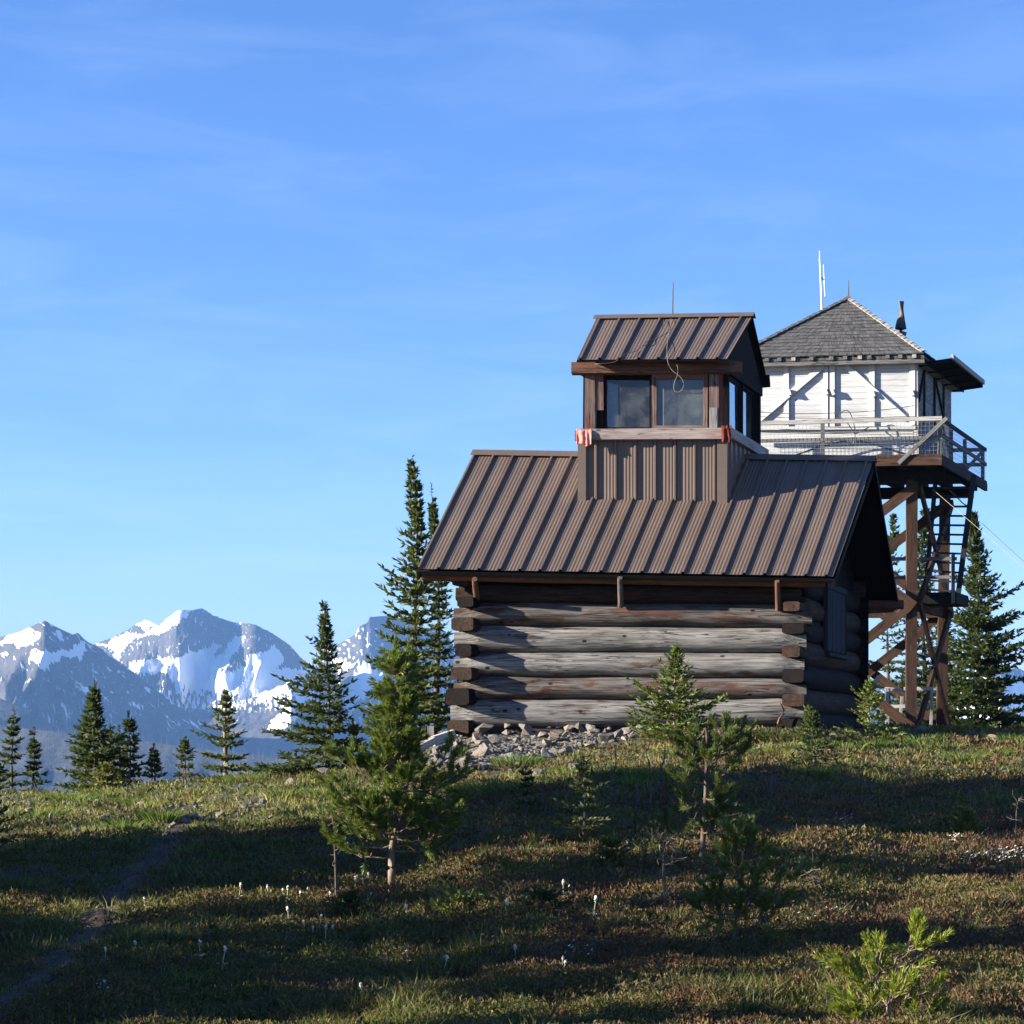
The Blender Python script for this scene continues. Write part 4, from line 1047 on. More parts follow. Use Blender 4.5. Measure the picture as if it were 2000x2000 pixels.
# deck, beams under it
DF, DR = -.72, WS + .80
zdk = T.Z(887, DR, DF); 
mb = MB(510); tbox(mb, -.8, DR, DF, WD + .8, zdk - .06, zdk); mb.build('deck', M['tower_wood'], tower)
mb = MB(511); mb.beam(T.W(-.8, DF + .03, zdk - .165), T.W(DR, DF + .03, zdk - .165), .08, .20); mb.build('deck_beam', M['tower_wood'], tower)
mb = MB(512); mb.beam(T.W(DR - .03, DF + .08, zdk - .165), T.W(DR - .03, WD + .8, zdk - .165), .08, .20); mb.build('deck_beam', M['blue_board'], tower)
for k in range(9):
    s_ = lerp(-.5, DR - .3, k / 8); mb = MB(513 + k); mb.beam(T.W(s_, DF + .1, zdk - .165), T.W(s_, WD + .78, zdk - .165), .09, .19); mb.build('joist', M['dark_board'], tower)
for k, t in enumerate((.3, WD - .3)):
    mb = MB(523 + k); mb.beam(T.W(-.7, t, zdk - .41), T.W(DR - .14, t, zdk - .41), .26, .29); mb.build('cap_beam', M['dark_board'], tower)
# railing
RH = T.Z(819, DR, DF) - zdk
rail = []
def rbeam(a, b, w, h, mat, seed, name='rail', up=(0, 0, 1)):
    mb = MB(seed); mb.beam(a, b, w, h, up=up, jit=.004); return mb.build(name, M[mat], tower)
rf, rs = DF + .05, DR - .05
rbeam(T.W(-.75, rf, zdk + RH), T.W(DR, rf, zdk + RH + .03), .05, .10, 'grey_board', 530)
rbeam(T.W(-.75, rf, zdk + .42), T.W(DR, rf, zdk + .42), .04, .09, 'dark_grey_board', 531)
rbeam(T.W(rs, rf + .04, zdk + RH + .03), T.W(rs, WD + .75, zdk + RH), .06, .10, 'blue_board', 532)
rbeam(T.W(rs, rf + .04, zdk + .50), T.W(rs, WD + .75, zdk + .48), .04, .10, 'blue_board', 533)
rbeam(T.W(-.75, WD + .75, zdk + RH), T.W(DR, WD + .75, zdk + RH), .05, .10, 'blue_board', 534); rbeam(T.W(-.75, WD + .75, zdk + .45), T.W(DR, WD + .75, zdk + .45), .04, .10, 'blue_board', 535)
for k, s_ in enumerate((T.S(1605, DF), T.S(1470, DF), rs - .02)):
    rbeam(T.W(s_, rf + .03, zdk), T.W(s_, rf + .03, zdk + RH - .04), .10, .08, 'dark_grey_board', 540 + k, 'railing_post', up=(0, 1, 0))
for k, t in enumerate((.9, 2.6, WD + .7)):
    rbeam(T.W(rs - .05, t, zdk - .2), T.W(rs - .05, t, zdk + RH - .04), .09, .09, 'blue_board', 545 + k, 'railing_post', up=(0, 1, 0))
for k, s_ in enumerate((WS - .3, WS - 1.6, .6)):
    rbeam(T.W(s_, WD + .70, zdk), T.W(s_, WD + .70, zdk + RH), .09, .09, 'blue_board', 549 + k, 'railing_post', up=(0, 1, 0))
rbeam(T.W(rs - .02, WD + .6, zdk + RH - .05), T.W(rs - .02, 2.7, zdk + .06), .04, .09, 'blue_board', 553, 'brace')
rbeam(T.W(rs - .02, rf + .1, zdk + RH - .05), T.W(rs - .02, .85, zdk - .02), .04, .09, 'dark_board', 554, 'brace')
rbeam(T.pt(1849, 816, DF - .04), T.pt(1755, 905, DF - .04), .10, .045, 'dark_grey_board', 555, 'brace', up=fv)
def netting(p, q, z0, z1, step, r, seed):
    mb = MB(seed); L = (q - p).length; n = int(L / step); m_ = int((z1 - z0) / step)
    for i in range(n + 1):
        a = lerp(p, q, i / n); mb.beam(Vector((a.x, a.y, z0)), Vector((a.x, a.y, z1)), r, r, up=(0, 1, 0))
    for j in range(m_ + 1):
        z = lerp(z0, z1, j / m_) ; mb.beam(Vector((p.x, p.y, z)), Vector((q.x, q.y, z)), r, r)
    return mb.build('wire_netting', M['mesh_wire'], tower)
netting(T.W(-.7, rf - .03, 0), T.W(DR - .1, rf - .03, 0), zdk + .0, zdk + .80, .10, .0055, 560)
netting(T.W(rs + .02, rf + .1, 0), T.W(rs + .02, WD + .7, 0), zdk, zdk + .85, .11, .006, 561)
for k, (pts, r, m_) in enumerate(((((1440, 802), (1560, 808), (1700, 803), (1786, 792)), .010, 'wire'), (((1440, 812), (1600, 817), (1788, 813)), .008, 'wire'), (((1440, 842), (1600, 846), (1800, 839)), .012, 'wire'))):
    mb = MB(570 + k); sp = spline([T.pt(x, y, -.5) for x, y in pts]); mb.tube(sp, [r] * len(sp), 6)
    tag(mb.build('cable', M[m_]), ['thin dark line sagging across the white lookout wall, uppermost of three', 'thin dark line across the white lookout wall just above the railing', 'thin dark line below the top rail of the lookout'][k], 'cable')
mb = MB(575); sp = spline([T.pt(x, y, -.45) for x, y in ((1700, 833), (1680, 843), (1669, 846), (1662, 836), (1655, 826), (1643, 816), (1641, 808), (1650, 802), (1660, 806), (1668, 830), (1670, 850), (1664, 868), (1640, 858), (1610, 868), (1560, 886))]); mb.tube(sp, [.013] * len(sp), 6)
tag(mb.build('cable', M['wire']), 'tangled loop of old cable hung over the lookout railing', 'cable')
mb = MB(576); sp = spline([T.pt(x, y, -.3) for x, y in ((1556, 888), (1600, 874), (1640, 863), (1668, 860), (1700, 866), (1740, 878), (1768, 886))]); mb.tube(sp, [.02] * len(sp), 6)
tag(mb.build('hose', M['rod']), 'dark bowed hose lying along the deck behind the railing', 'hose')
# legs
zg = tzs(base.x, base.y) - .3
tmid = T.Z(1181, T.S(1782, .3), .3)
LEG = {}
for nm, x0, x1, t, m_ in (('fr', 1781, 1779, .3, 'tower_wood'), ('br', 1846, 1838, WD - .35, 'tower_wood'), ('fl', 1486, 1478, .3, 'tower_wood'), ('bl', 1566, 1556, WD - .35, 'tower_wood')):
    sa, sb = T.S(x0, t), T.S(x1, t); a, b = T.W(sa, t, zdk - .5), T.W(sb, t, zg); LEG[nm] = (a, b)
    mb = MB(580 + x0); mb.beam(b, a, .27, .27, up=(0, 1, 0), jit=.004); mb.build('leg', M[m_], tower)
def onleg(nm, z):
    a, b = LEG[nm]; k = (z - b.z) / (a.z - b.z); return lerp(b, a, k)
zl, zm, zh_ = zg + .45, tmid, zdk - .75
nb_ = 0
def bracex(p, q, off, m1, w=.25):
    global nb_
    for (u, v, o_) in ((onleg(p, zm) , onleg(q, zh_), off), (onleg(p, zh_), onleg(q, zm), off * 1.28), (onleg(p, zl), onleg(q, zm), off), (onleg(p, zm), onleg(q, zl), off * 1.28)):
        mb = MB(600 + nb_); nb_ += 1
        d = (v - u).normalized(); mb.beam(u + o_ - d * .1, v + o_ + d * .1, .075, w, up=Vector((0, 0, 1)), jit=.004); mb.build('cross_brace', M[m1], tower)
bracex('fl', 'fr', fn * .175, 'tower_wood'); bracex('bl', 'br', fn * -.175, 'tower_wood', .24)
bracex('fr', 'br', sv * .175, 'tower_wood', .21); bracex('fl', 'bl', sv * -.175, 'tower_wood', .21)
for k, (p, q) in enumerate((('fl', 'fr'), ('bl', 'br'), ('fr', 'br'), ('fl', 'bl'))):
    mb = MB(640 + k); mb.beam(onleg(p, zm), onleg(q, zm), .12, .24); mb.build('girt', M['tower_wood'], tower)
    mb = MB(650 + k); mb.beam(onleg(p, zl - .2), onleg(q, zl - .2), .12, .2); mb.build('girt', M['tower_wood'], tower)
# landing with its rail and the ladder up to the deck
tl0, tl1 = .55, 3.3
l0, l1 = T.S(1797, 1.4), T.S(1876, 1.4)
zla, zlb = T.Z(1159, l1, 1.4), T.Z(1181, l1, 1.4)
mb = MB(660); tbox(mb, l0, l1, .9, 2.4, zlb, zla); landing = mb.build('landing', M['dark_board'], tower)
za_, zb2 = T.Z(1090, l1, 1.0), T.Z(1126, l1, 1.0)
for k, z in enumerate((za_, zb2)):
    mb = MB(661 + k); mb.beam(T.W(l0 - 1.6, .95, z), T.W(l1, .95, z - .02), .05, .09); mb.build('rail', M['dark_grey_board'], landing)
mb = MB(664); s_ = T.S(1861, .9); mb.beam(T.W(s_, .92, zlb), T.W(s_, .92, za_ + .08), .09, .09, up=(0, 1, 0)); mb.build('rail_post', M['log_worn'], landing)
la, lb = (T.pt(1828, 929, 1.9), T.pt(1806, 1175, 1.9)), (T.pt(1902, 927, 1.9), T.pt(1869, 1180, 1.9))
mb = MB(670); mb.beam(la[0], la[1], .05, .12, up=sv); lad = mb.build('ladder', M['blue_board'], tower)
mb = MB(671); mb.beam(lb[0], lb[1], .09, .14, up=sv); mb.build('stringer', M['blue_board'], lad)
for k in range(13):
    q = .10 + k * .073; mb = MB(672 + k); mb.beam(lerp(la[0], la[1], q), lerp(lb[0], lb[1], q), .06, .05); mb.build('rung', M['blue_board'], lad)
mb = MB(690); sp = spline([T.pt(x, y, 2.2) for x, y in ((1855, 958), (1870, 972), (1882, 984), (1896, 990))]); mb.tube(sp, [.016] * len(sp), 6); mb.build('hand_line', M['wire'], lad)
# white steps and rail at the foot
for k, (x0, y0, x1, y1, t, w) in enumerate(((1733, 1344, 1733, 1410, .9, .09), (1762, 1360, 1756, 1400, 1.4, .07), (1820, 1344, 1818, 1400, 1.2, .07))):
    mb = MB(700 + k); a, b = T.pt(x0, y0, t), T.pt(x1, y1, t); b.z = min(b.z, tzs(b.x, b.y)); mb.beam(b, a, w, w, up=(0, 1, 0)); mb.build('stair_post', M['grey_board'], tower)
for k, (x0, y0, x1, y1, t) in enumerate(((1728, 1345, 1765, 1349, .9), (1765, 1345, 1822, 1345, 1.2), (1738, 1380, 1815, 1378, 1.2), (1703, 1356, 1716, 1320, 1.6))):
    mb = MB(705 + k); mb.beam(T.pt(x0, y0, t), T.pt(x1, y1, t), .05, .09); mb.build('stair_rail', M['grey_board'], tower)
# guy lines
for k, (x0, y0, x1, y1, t, Y1) in enumerate(((1822, 956, 2060, 1160, .2, 50), (1917, 1021, 2060, 1152, 1.5, 50))):
    a = T.pt(x0, y0, t); b = P(x1, y1, Y1); d = b - a; k_ = 2.2
    mb = MB(720 + k); mb.tube([a, a + d * k_], [.0065, .0065], 6); 
    tag(mb.build('guy_line', M['rope'] if k == 0 else M['wire']), ['pale taut guy line running down from under the lookout deck', 'dark taut guy line starting at the ladder top'][k], 'guy line')

# ------------------------------------------------------------------ trees
def norm(a): return a / (np.linalg.norm(a, axis=-1, keepdims=True) + 1e-9)
class Leafage:
    """needle sprigs as small rhombic faces with a colour each"""
    def __init__(s, seed): s.r = np.random.RandomState(seed); s.V = []; s.C = []; s.n = 0
    def add(s, p, d, ln, wd, col, cv=.28):
        p = np.asarray(p, float); d = norm(np.asarray(d, float)); n = len(p)
        w = norm(np.cross(d, s.r.randn(n, 3))); ln = np.broadcast_to(ln, (n,))[:, None]; wd = np.broadcast_to(wd, (n,))[:, None]
        V = np.stack([p, p + d * ln * .45 + w * wd / 2, p + d * ln, p + d * ln * .45 - w * wd / 2], 1)
        c = np.asarray(col)[None, :] * (1 + cv * s.r.randn(n, 1)).clip(.45, 1.7) * (1 + .10 * s.r.randn(n, 3))
        s.V.append(V.reshape(-1, 3)); s.C.append(np.repeat(c.clip(.004, .9), 4, 0)); s.n += n
    def mesh(s, name):
        return mesh_arrays(name, np.concatenate(s.V), np.arange(s.n * 4).reshape(-1, 4), col=np.concatenate(s.C))

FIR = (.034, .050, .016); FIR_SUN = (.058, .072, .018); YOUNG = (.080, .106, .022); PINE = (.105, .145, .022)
def fir(name, label, base, H, R, seed, group=None, h0=.04, power=.9, dens=1.0, sprig=.11, spacing=.17, col=FIR, spire=.0, lean=(0, 0), droop=.25, nb=6, bark='bark', gap=.10, sway=None, cat='tree', trunk_r=None, asym=0.0, asym_az=math.pi):
    rng = np.random.RandomState(seed); base = Vector(base)
    root = thing(name, base, label, cat, group)
    L = Leafage(seed + 1); b = np.array(base)
    r0 = (trunk_r or (.011 * H + .010))
    def axis_pt(h):
        k = h / H; return b + np.array([lean[0] * k + .02 * H * math.sin(k * 5 + seed) * k, lean[1] * k, h])
    mb = MB(seed); n = 14
    mb.tube([axis_pt(H * u) - np.array([0, 0, .15 if u == 0 else 0]) for u in lin(n)], [max(.004, r0 * (1 - u) ** .9 + .003) for u in lin(n)], 8, bump=.12)
    h = h0 * H; hs = []
    while h < H * .985:
        hs.append(h); h += spacing * .98 * (1 - .5 * h / H) * rng.uniform(.75, 1.25)
    prof_noise = rng.uniform(-1, 1, 64)
    TW = MB(seed + 5)
    for hi, h in enumerate(hs):
        k = (h - h0 * H) / (H * (1 - h0))
        prof = (1 - k) ** (power + .28) * (1.12 if k < .5 else 1.0) * (1 - spire * .55 * min(1, max(0, (k - .35) / .3)))
        r = R * max(prof, .03) * (1 + .26 * prof_noise[hi % 64])
        m_ = max(4, int(nb * 1.35 * (1 - .3 * k) + rng.uniform(-.5, .8)))
        az0 = rng.uniform(0, 6.28)
        for bi in range(m_):
            if rng.rand() < gap: continue
            az = az0 + bi * 6.283 / m_ + rng.uniform(-.35, .35)
            l = r * rng.uniform(.5, 1.18) * (1 + asym * math.cos(az - asym_az))
            if rng.rand() < .07 and k < .8: l *= 1.4
            if l < .03: continue
            el = -droop * (1 - k) + .75 * k ** 1.5 + rng.uniform(-.12, .12)
            dh = np.array([math.cos(az), math.sin(az), 0.0])
            nt = max(3, int(l / .075 * dens))
            t = (np.arange(nt) + rng.rand(nt) * .8) / nt * .94 + .06
            p0 = axis_pt(h)
            def bp(t):
                t = np.asarray(t)[..., None]; return p0 + dh * l * t * math.cos(el) + np.array([0, 0, 1.0]) * (math.sin(el) * l * t + .22 * l * t ** 2)
            if l > .12: TW.k = getattr(TW, 'k', 0) + 1; TW.tube([bp(u) for u in (0.0, .5, .97)], [max(.004, .012 * l + .002), .006 * l + .002, .0015], 4, cap=False)
            pts = bp(t); tang = norm(bp(np.minimum(t + .05, 1.05)) - bp(t - .05))
            side = norm(np.cross(tang, np.array([0, 0, 1.0])))
            # side twigs
            for sg in (-1, 1):
                tl = (.38 * l * (1 - t) ** .7 + .045) * rng.uniform(.6, 1.15, nt)
                td = norm(tang * .75 + side * sg * rng.uniform(.55, 1.0, (nt, 1)) + np.array([0, 0, 1.0]) * rng.uniform(-.16, .22, (nt, 1)))
                ns = np.maximum(1, (tl / (sprig * .48)).astype(int)); mxs = ns.max()
                for q in range(mxs):
                    ok = ns > q
                    pp = pts[ok] + td[ok] * (q * sprig * .48)
                    dd = td[ok] + rng.randn(ok.sum(), 3) * .34 + np.array([0, 0, .10])
                    L.add(pp, dd, sprig * rng.uniform(.8, 1.3, ok.sum()), sprig * .40, col)
            dd = tang + rng.randn(nt, 3) * .35 + np.array([0, 0, .2])
            L.add(pts, dd, sprig, sprig * .42, col); L.add(pts, tang + rng.randn(nt, 3) * .6, sprig, sprig * .42, np.array(col) * .9)
            L.add(bp(np.array([.97, 1.0])), np.repeat(tang[-1:], 2, 0) + rng.randn(2, 3) * .2, sprig * 1.1, sprig * .3, np.array(col) * 1.15)
    # leader
    hh = np.linspace(H * .90, H, 10); ax = np.array([axis_pt(x) for x in hh])
    for q in range(3): L.add(ax, np.array([0, 0, .8]) + rng.randn(10, 3) * np.array([.6, .6, .2]), sprig * .55, sprig * .18, col)
    if True:                                   # the limbs belong to the trunk
        if TW.v: mb.add(TW.v, TW.f, TW.t)
        TW.v = []
    mb.build('trunk', M[bark], root)
    if TW.v: TW.build('branches', M[bark], root)
    link_mesh('crown', L.mesh('crown'), M['needles'], root)
    return root

def tree_at(x, ytop, ybase, Y, halfw, **kw):
    """size from its picture: column, top row, foot row, distance, half width"""
    b = GD(x, Y); top = P(x, ytop, Y); H = top.z - b.z
    kw.setdefault('R', halfw * Y / F * 1.22)
    return dict(base=b, H=H, **kw)
TREES = [
    # name, label, column, top, foot, depth, half width, options
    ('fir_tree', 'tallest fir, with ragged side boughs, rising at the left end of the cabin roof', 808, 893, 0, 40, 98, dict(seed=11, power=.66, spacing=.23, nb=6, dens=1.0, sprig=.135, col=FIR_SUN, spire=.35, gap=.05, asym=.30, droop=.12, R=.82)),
    ('fir_tree', 'slender dark fir squeezed between the tallest fir and the cabin wall', 852, 946, 0, 43, 46, dict(seed=12, power=.75, spacing=.19, nb=6, sprig=.12, spire=.55)),
    ('fir_tree', 'pointed fir standing alone with long low boughs sweeping out to the left', 641, 1178, 0, 36.6, 92, dict(seed=13, power=.95, spacing=.15, nb=6, sprig=.105, gap=.12, asym=.30, droop=.3, spire=.2)),
    ('fir_tree', 'broad dark fir with a narrow tip, tallest of the trees along the left crest', 186, 1333, 0, 41, 50, dict(seed=14, power=.72, spacing=.16, nb=7, sprig=.12, spire=.2)),
    ('fir_tree', 'dark fir leaning in against the left side of the broad dark fir', 168, 1392, 0, 41.5, 36, dict(seed=15, power=.7, spacing=.17, nb=6, sprig=.12)),
    ('fir_tree', 'thin fir tip showing just right of the broad dark fir', 213, 1418, 0, 43, 18, dict(seed=16, power=.7, spacing=.17, sprig=.11)),
    ('fir_tree', 'thin dark fir touching the left side of the taller narrow one behind the yellowish fir', 232, 1417, 0, 42, 20, dict(seed=17, power=.7, spacing=.16, sprig=.11)),
    ('fir_tree', 'narrow dark fir just right of the yellowish bushy fir', 253, 1390, 0, 41, 30, dict(seed=18, power=.75, spacing=.16, sprig=.115, nb=6)),
    ('fir_tree', 'small lone narrow fir, third tree from the left group, on the bare crest', 302, 1454, 0, 41, 16, dict(seed=19, power=.7, spacing=.14, sprig=.10)),
    ('fir_tree', 'small narrow fir beside a rusty dead twig on the left crest', 362, 1440, 0, 40, 21, dict(seed=20, power=.7, spacing=.14, sprig=.10)),
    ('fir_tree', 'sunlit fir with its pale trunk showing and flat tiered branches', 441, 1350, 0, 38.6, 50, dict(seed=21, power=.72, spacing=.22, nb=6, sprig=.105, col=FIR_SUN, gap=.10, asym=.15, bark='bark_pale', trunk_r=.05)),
    ('fir_tree', 'ragged thin fir near the left edge with sparse drooping boughs', 24, 1385, 0, 42, 24, dict(seed=22, power=.62, spacing=.2, sprig=.11, gap=.22, droop=.5)),
    ('fir_tree', 'slim fir standing alone between the ragged fir and the broad dark fir', 65, 1422, 0, 42, 19, dict(seed=23, power=.7, spacing=.16, sprig=.105)),
    ('fir_tree', 'fir cut off by the left picture edge on the crest', -4, 1490, 0, 41, 30, dict(seed=24, power=.7, spacing=.15, sprig=.11)),
    ('fir_tree', 'yellowish bushy young fir at the foot of the dark firs', 205, 1490, 0, 37.5, 36, dict(seed=25, power=.7, spacing=.13, nb=7, sprig=.09, col=(.14, .13, .03))),
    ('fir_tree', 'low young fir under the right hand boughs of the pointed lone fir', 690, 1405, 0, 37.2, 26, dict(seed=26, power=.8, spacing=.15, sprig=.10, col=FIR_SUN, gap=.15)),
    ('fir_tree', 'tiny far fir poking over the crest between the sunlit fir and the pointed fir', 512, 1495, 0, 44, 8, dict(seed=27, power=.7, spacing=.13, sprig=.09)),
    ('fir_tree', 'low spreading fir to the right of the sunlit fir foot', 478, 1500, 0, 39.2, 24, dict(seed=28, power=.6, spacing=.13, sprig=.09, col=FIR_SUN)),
    ('fir_tree', 'large dark fir right of the tower with a broad ragged skirt', 1908, 1003, 0, 61, 100, dict(seed=31, power=.80, spacing=.23, nb=7, sprig=.17, spire=.25, gap=.05, asym=.12, asym_az=0.0, dens=.8)),
    ('fir_tree', 'dark fir between the tower legs and the large fir', 1846, 1195, 0, 62, 52, dict(seed=32, power=.7, spacing=.22, sprig=.16, dens=.8)),
    ('fir_tree', 'loose thin topped fir behind the tower legs', 1806, 990, 0, 66, 50, dict(seed=33, power=.5, spacing=.27, sprig=.17, gap=.25, dens=.7, h0=.1)),
    ('fir_tree', 'half dead fir with a bleached trunk seen between the cabin and the tower leg', 1737, 1005, 0, 66, 48, dict(seed=34, power=.45, spacing=.30, sprig=.15, gap=.45, dens=.55, h0=.12, bark='bark_dead', trunk_r=.07)),
    ('fir_tree', 'low dark fir filling the gap under the lookout tower', 1775, 1290, 0, 65, 60, dict(seed=35, power=.6, spacing=.24, sprig=.17, dens=.7)),
    ('fir_tree', 'small fir peeping out at the right edge below the large dark fir', 1990, 1412, 0, 60, 22, dict(seed=36, power=.6, spacing=.2, sprig=.15)),
    ('fir_sapling', 'bright green young fir standing before the log wall', 1318, 1258, 0, 30.6, 84, dict(seed=41, power=.78, spacing=.125, nb=6, sprig=.075, col=YOUNG, droop=.02, bark='bark_pale', dens=1.2, cat='sapling', gap=.05)),
    ('fir_sapling', 'bright green young fir in front of the dark gable corner', 1697, 1322, 0, 31.6, 52, dict(seed=42, power=.7, spacing=.12, nb=6, sprig=.07, col=(.12, .15, .03), droop=.0, bark='bark_pale', cat='sapling', dens=1.1)),
    ('fir_sapling', 'dense dark young fir with a thin leader below the right cabin corner', 1590, 1390, 0, 26.2, 52, dict(seed=43, power=.6, spacing=.10, nb=7, sprig=.065, cat='sapling', bark='bark_dead', spire=.5, h0=.12)),
    ('fir_sapling', 'thin shaded young fir on the slope with its lower branches spreading to both sides', 1142, 1470, 0, 19.2, 60, dict(seed=44, power=.9, spacing=.095, nb=6, sprig=.05, cat='sapling', gap=.15, col=(.06, .075, .02), spire=.5)),
    ('fir_sapling', 'dark thin young fir left of the dead stems', 1028, 1495, 0, 21.6, 34, dict(seed=45, power=.8, spacing=.10, nb=5, sprig=.05, cat='sapling', gap=.2)),
    ('fir_sapling', 'dark bushy young fir cut by the left picture edge', -22, 1530, 0, 23.5, 62, dict(seed=46, power=.7, spacing=.10, nb=7, sprig=.06, cat='sapling')),
    ('fir_seedling', 'low green fir seedling cluster with a short spike, left of the shaded one', 905, 1755, 0, 16.0, 60, dict(seed=51, power=.45, spacing=.05, nb=8, sprig=.042, col=(.085, .11, .022), cat='seedling', droop=-.1)),
    ('fir_seedling', 'dark mounded fir seedling on the shaded slope, widest of the seedlings', 1062, 1745, 0, 15.7, 52, dict(seed=52, power=.45, spacing=.05, nb=8, sprig=.042, cat='seedling', droop=-.1)),
    ('fir_seedling', 'dark low fir seedling among the woolly white flowers', 684, 1745, 0, 16.0, 38, dict(seed=53, power=.5, spacing=.05, nb=7, sprig=.042, cat='seedling', droop=-.15)),
    ('fir_seedling', 'small bright fir seedling just right of the leaning pine trunk', 877, 1717, 0, 17.4, 28, dict(seed=54, power=.5, spacing=.05, nb=6, sprig=.042, col=YOUNG, cat='seedling', droop=-.2)),
    ('fir_seedling', 'tiny dark fir seedling below the white flowers', 712, 1828, 0, 14.9, 20, dict(seed=55, power=.5, spacing=.04, nb=6, sprig=.035, cat='seedling', droop=-.2)),
    ('fir_seedling', 'small fir seedling right of the green seedling cluster', 960, 1785, 0, 15.9, 22, dict(seed=56, power=.5, spacing=.04, nb=6, sprig=.035, col=(.07, .09, .02), cat='seedling', droop=-.2)),
    ('fir_seedling', 'thin upright fir seedling in the shaded bare ground at lower left', 410, 1800, 0, 14.6, 22, dict(seed=57, power=.8, spacing=.07, nb=4, sprig=.035, cat='seedling', gap=.2)),
    ('fir_seedling', 'spindly fir seedling on the shady left slope beside the upright one', 375, 1815, 0, 14.6, 18, dict(seed=58, power=.8, spacing=.07, nb=4, sprig=.035, cat='seedling', gap=.3)),
    ('fir_seedling', 'small green fir seedling right of the thin shaded young fir foot', 1195, 1640, 0, 18.2, 42, dict(seed=59, power=.5, spacing=.055, nb=7, sprig=.045, col=(.075, .09, .022), cat='seedling', droop=-.1)),
    ('fir_seedling', 'bright leafy fir seedling in the big shadow at right', 1885, 1582, 0, 20.6, 32, dict(seed=60, power=.4, spacing=.06, nb=7, sprig=.05, col=YOUNG, cat='seedling', droop=-.25)),
    ('fir_seedling', 'dim upright fir seedling just left of the bright leafy one', 1842, 1585, 0, 20.4, 18, dict(seed=61, power=.5, spacing=.06, nb=5, sprig=.045, cat='seedling')),
    ('fir_seedling', 'tiny green fir seedling at the right corner of the log cabin', 1580, 1378, 0, 30.0, 18, dict(seed=62, power=.5, spacing=.07, nb=5, sprig=.055, col=YOUNG, cat='seedling')),
]
for (nm, lb, x, yt, yb, Y, hw, kw) in TREES:
    d = tree_at(x, yt, yb, Y, hw, **kw)
    fir(nm, lb, **d)

# firs outside the picture on the sunny side; their long shadows cross the slope
casters = [(-11, 17.4, 6.2, 1.5), (-12.5, 18.4, 8, 1.6), (-14.5, 18.6, 9.5, 1.8), (-10.4, 20.4, 6, 1.3), (-9.4, 13.3, 2.6, 1.0), (-12.2, 12.2, 4.0, .9), (-11, 11.7, 3.6, .9), (-16, 19.6, 10.5, 1.9), (-13.2, 19.6, 8, 1.5), (-18, 19.5, 11, 1.9),
           (-11.6, 25.2, 3.2, .8), (-11.5, 21.7, 3.2, 1.0), (-14, 14.3, 5.0, .6), (-9.5, 9.9, 2.7, .9), (-7, 10.3, 2.2, .8), (-9, 8.8, 2.5, .8), (-6, 7.7, 2.0, .8), (-12.5, 8.9, 3.5, .9), (-15.5, 12.0, 5.0, .9), (-8.4, 12.0, 2.4, .8), (-11.5, 13.9, 3.8, .8), (-13.5, 11.2, 4.6, 1.0), (-16.5, 10.0, 6.0, 1.2), (-12, 7.4, 3.6, 1.0), (-17, 13.2, 6.4, 1.0), (-10, 10.9, 2.8, .8), (-8, 8.0, 3.0, 1.0), (-13, 10.1, 4.2, .8)]
proto = None
for k, (x, y, h, r) in enumerate(casters):
    b = Vector((x, y, tzs(x, y)))
    if k in (0, 4):
        proto = fir('fir_tree', 'dense fir standing out of the picture on the sunny left side', b, h, r, 90 + k, group='firs left of the picture', power=.6, spacing=.24, sprig=.19, nb=7, dens=.8)
        ph, pr = h, r
    else:
        c = copy_thing(proto); c.location = b; c.rotation_euler = (0, 0, k * 1.7); c.scale = (r / pr, r / pr, h / ph)

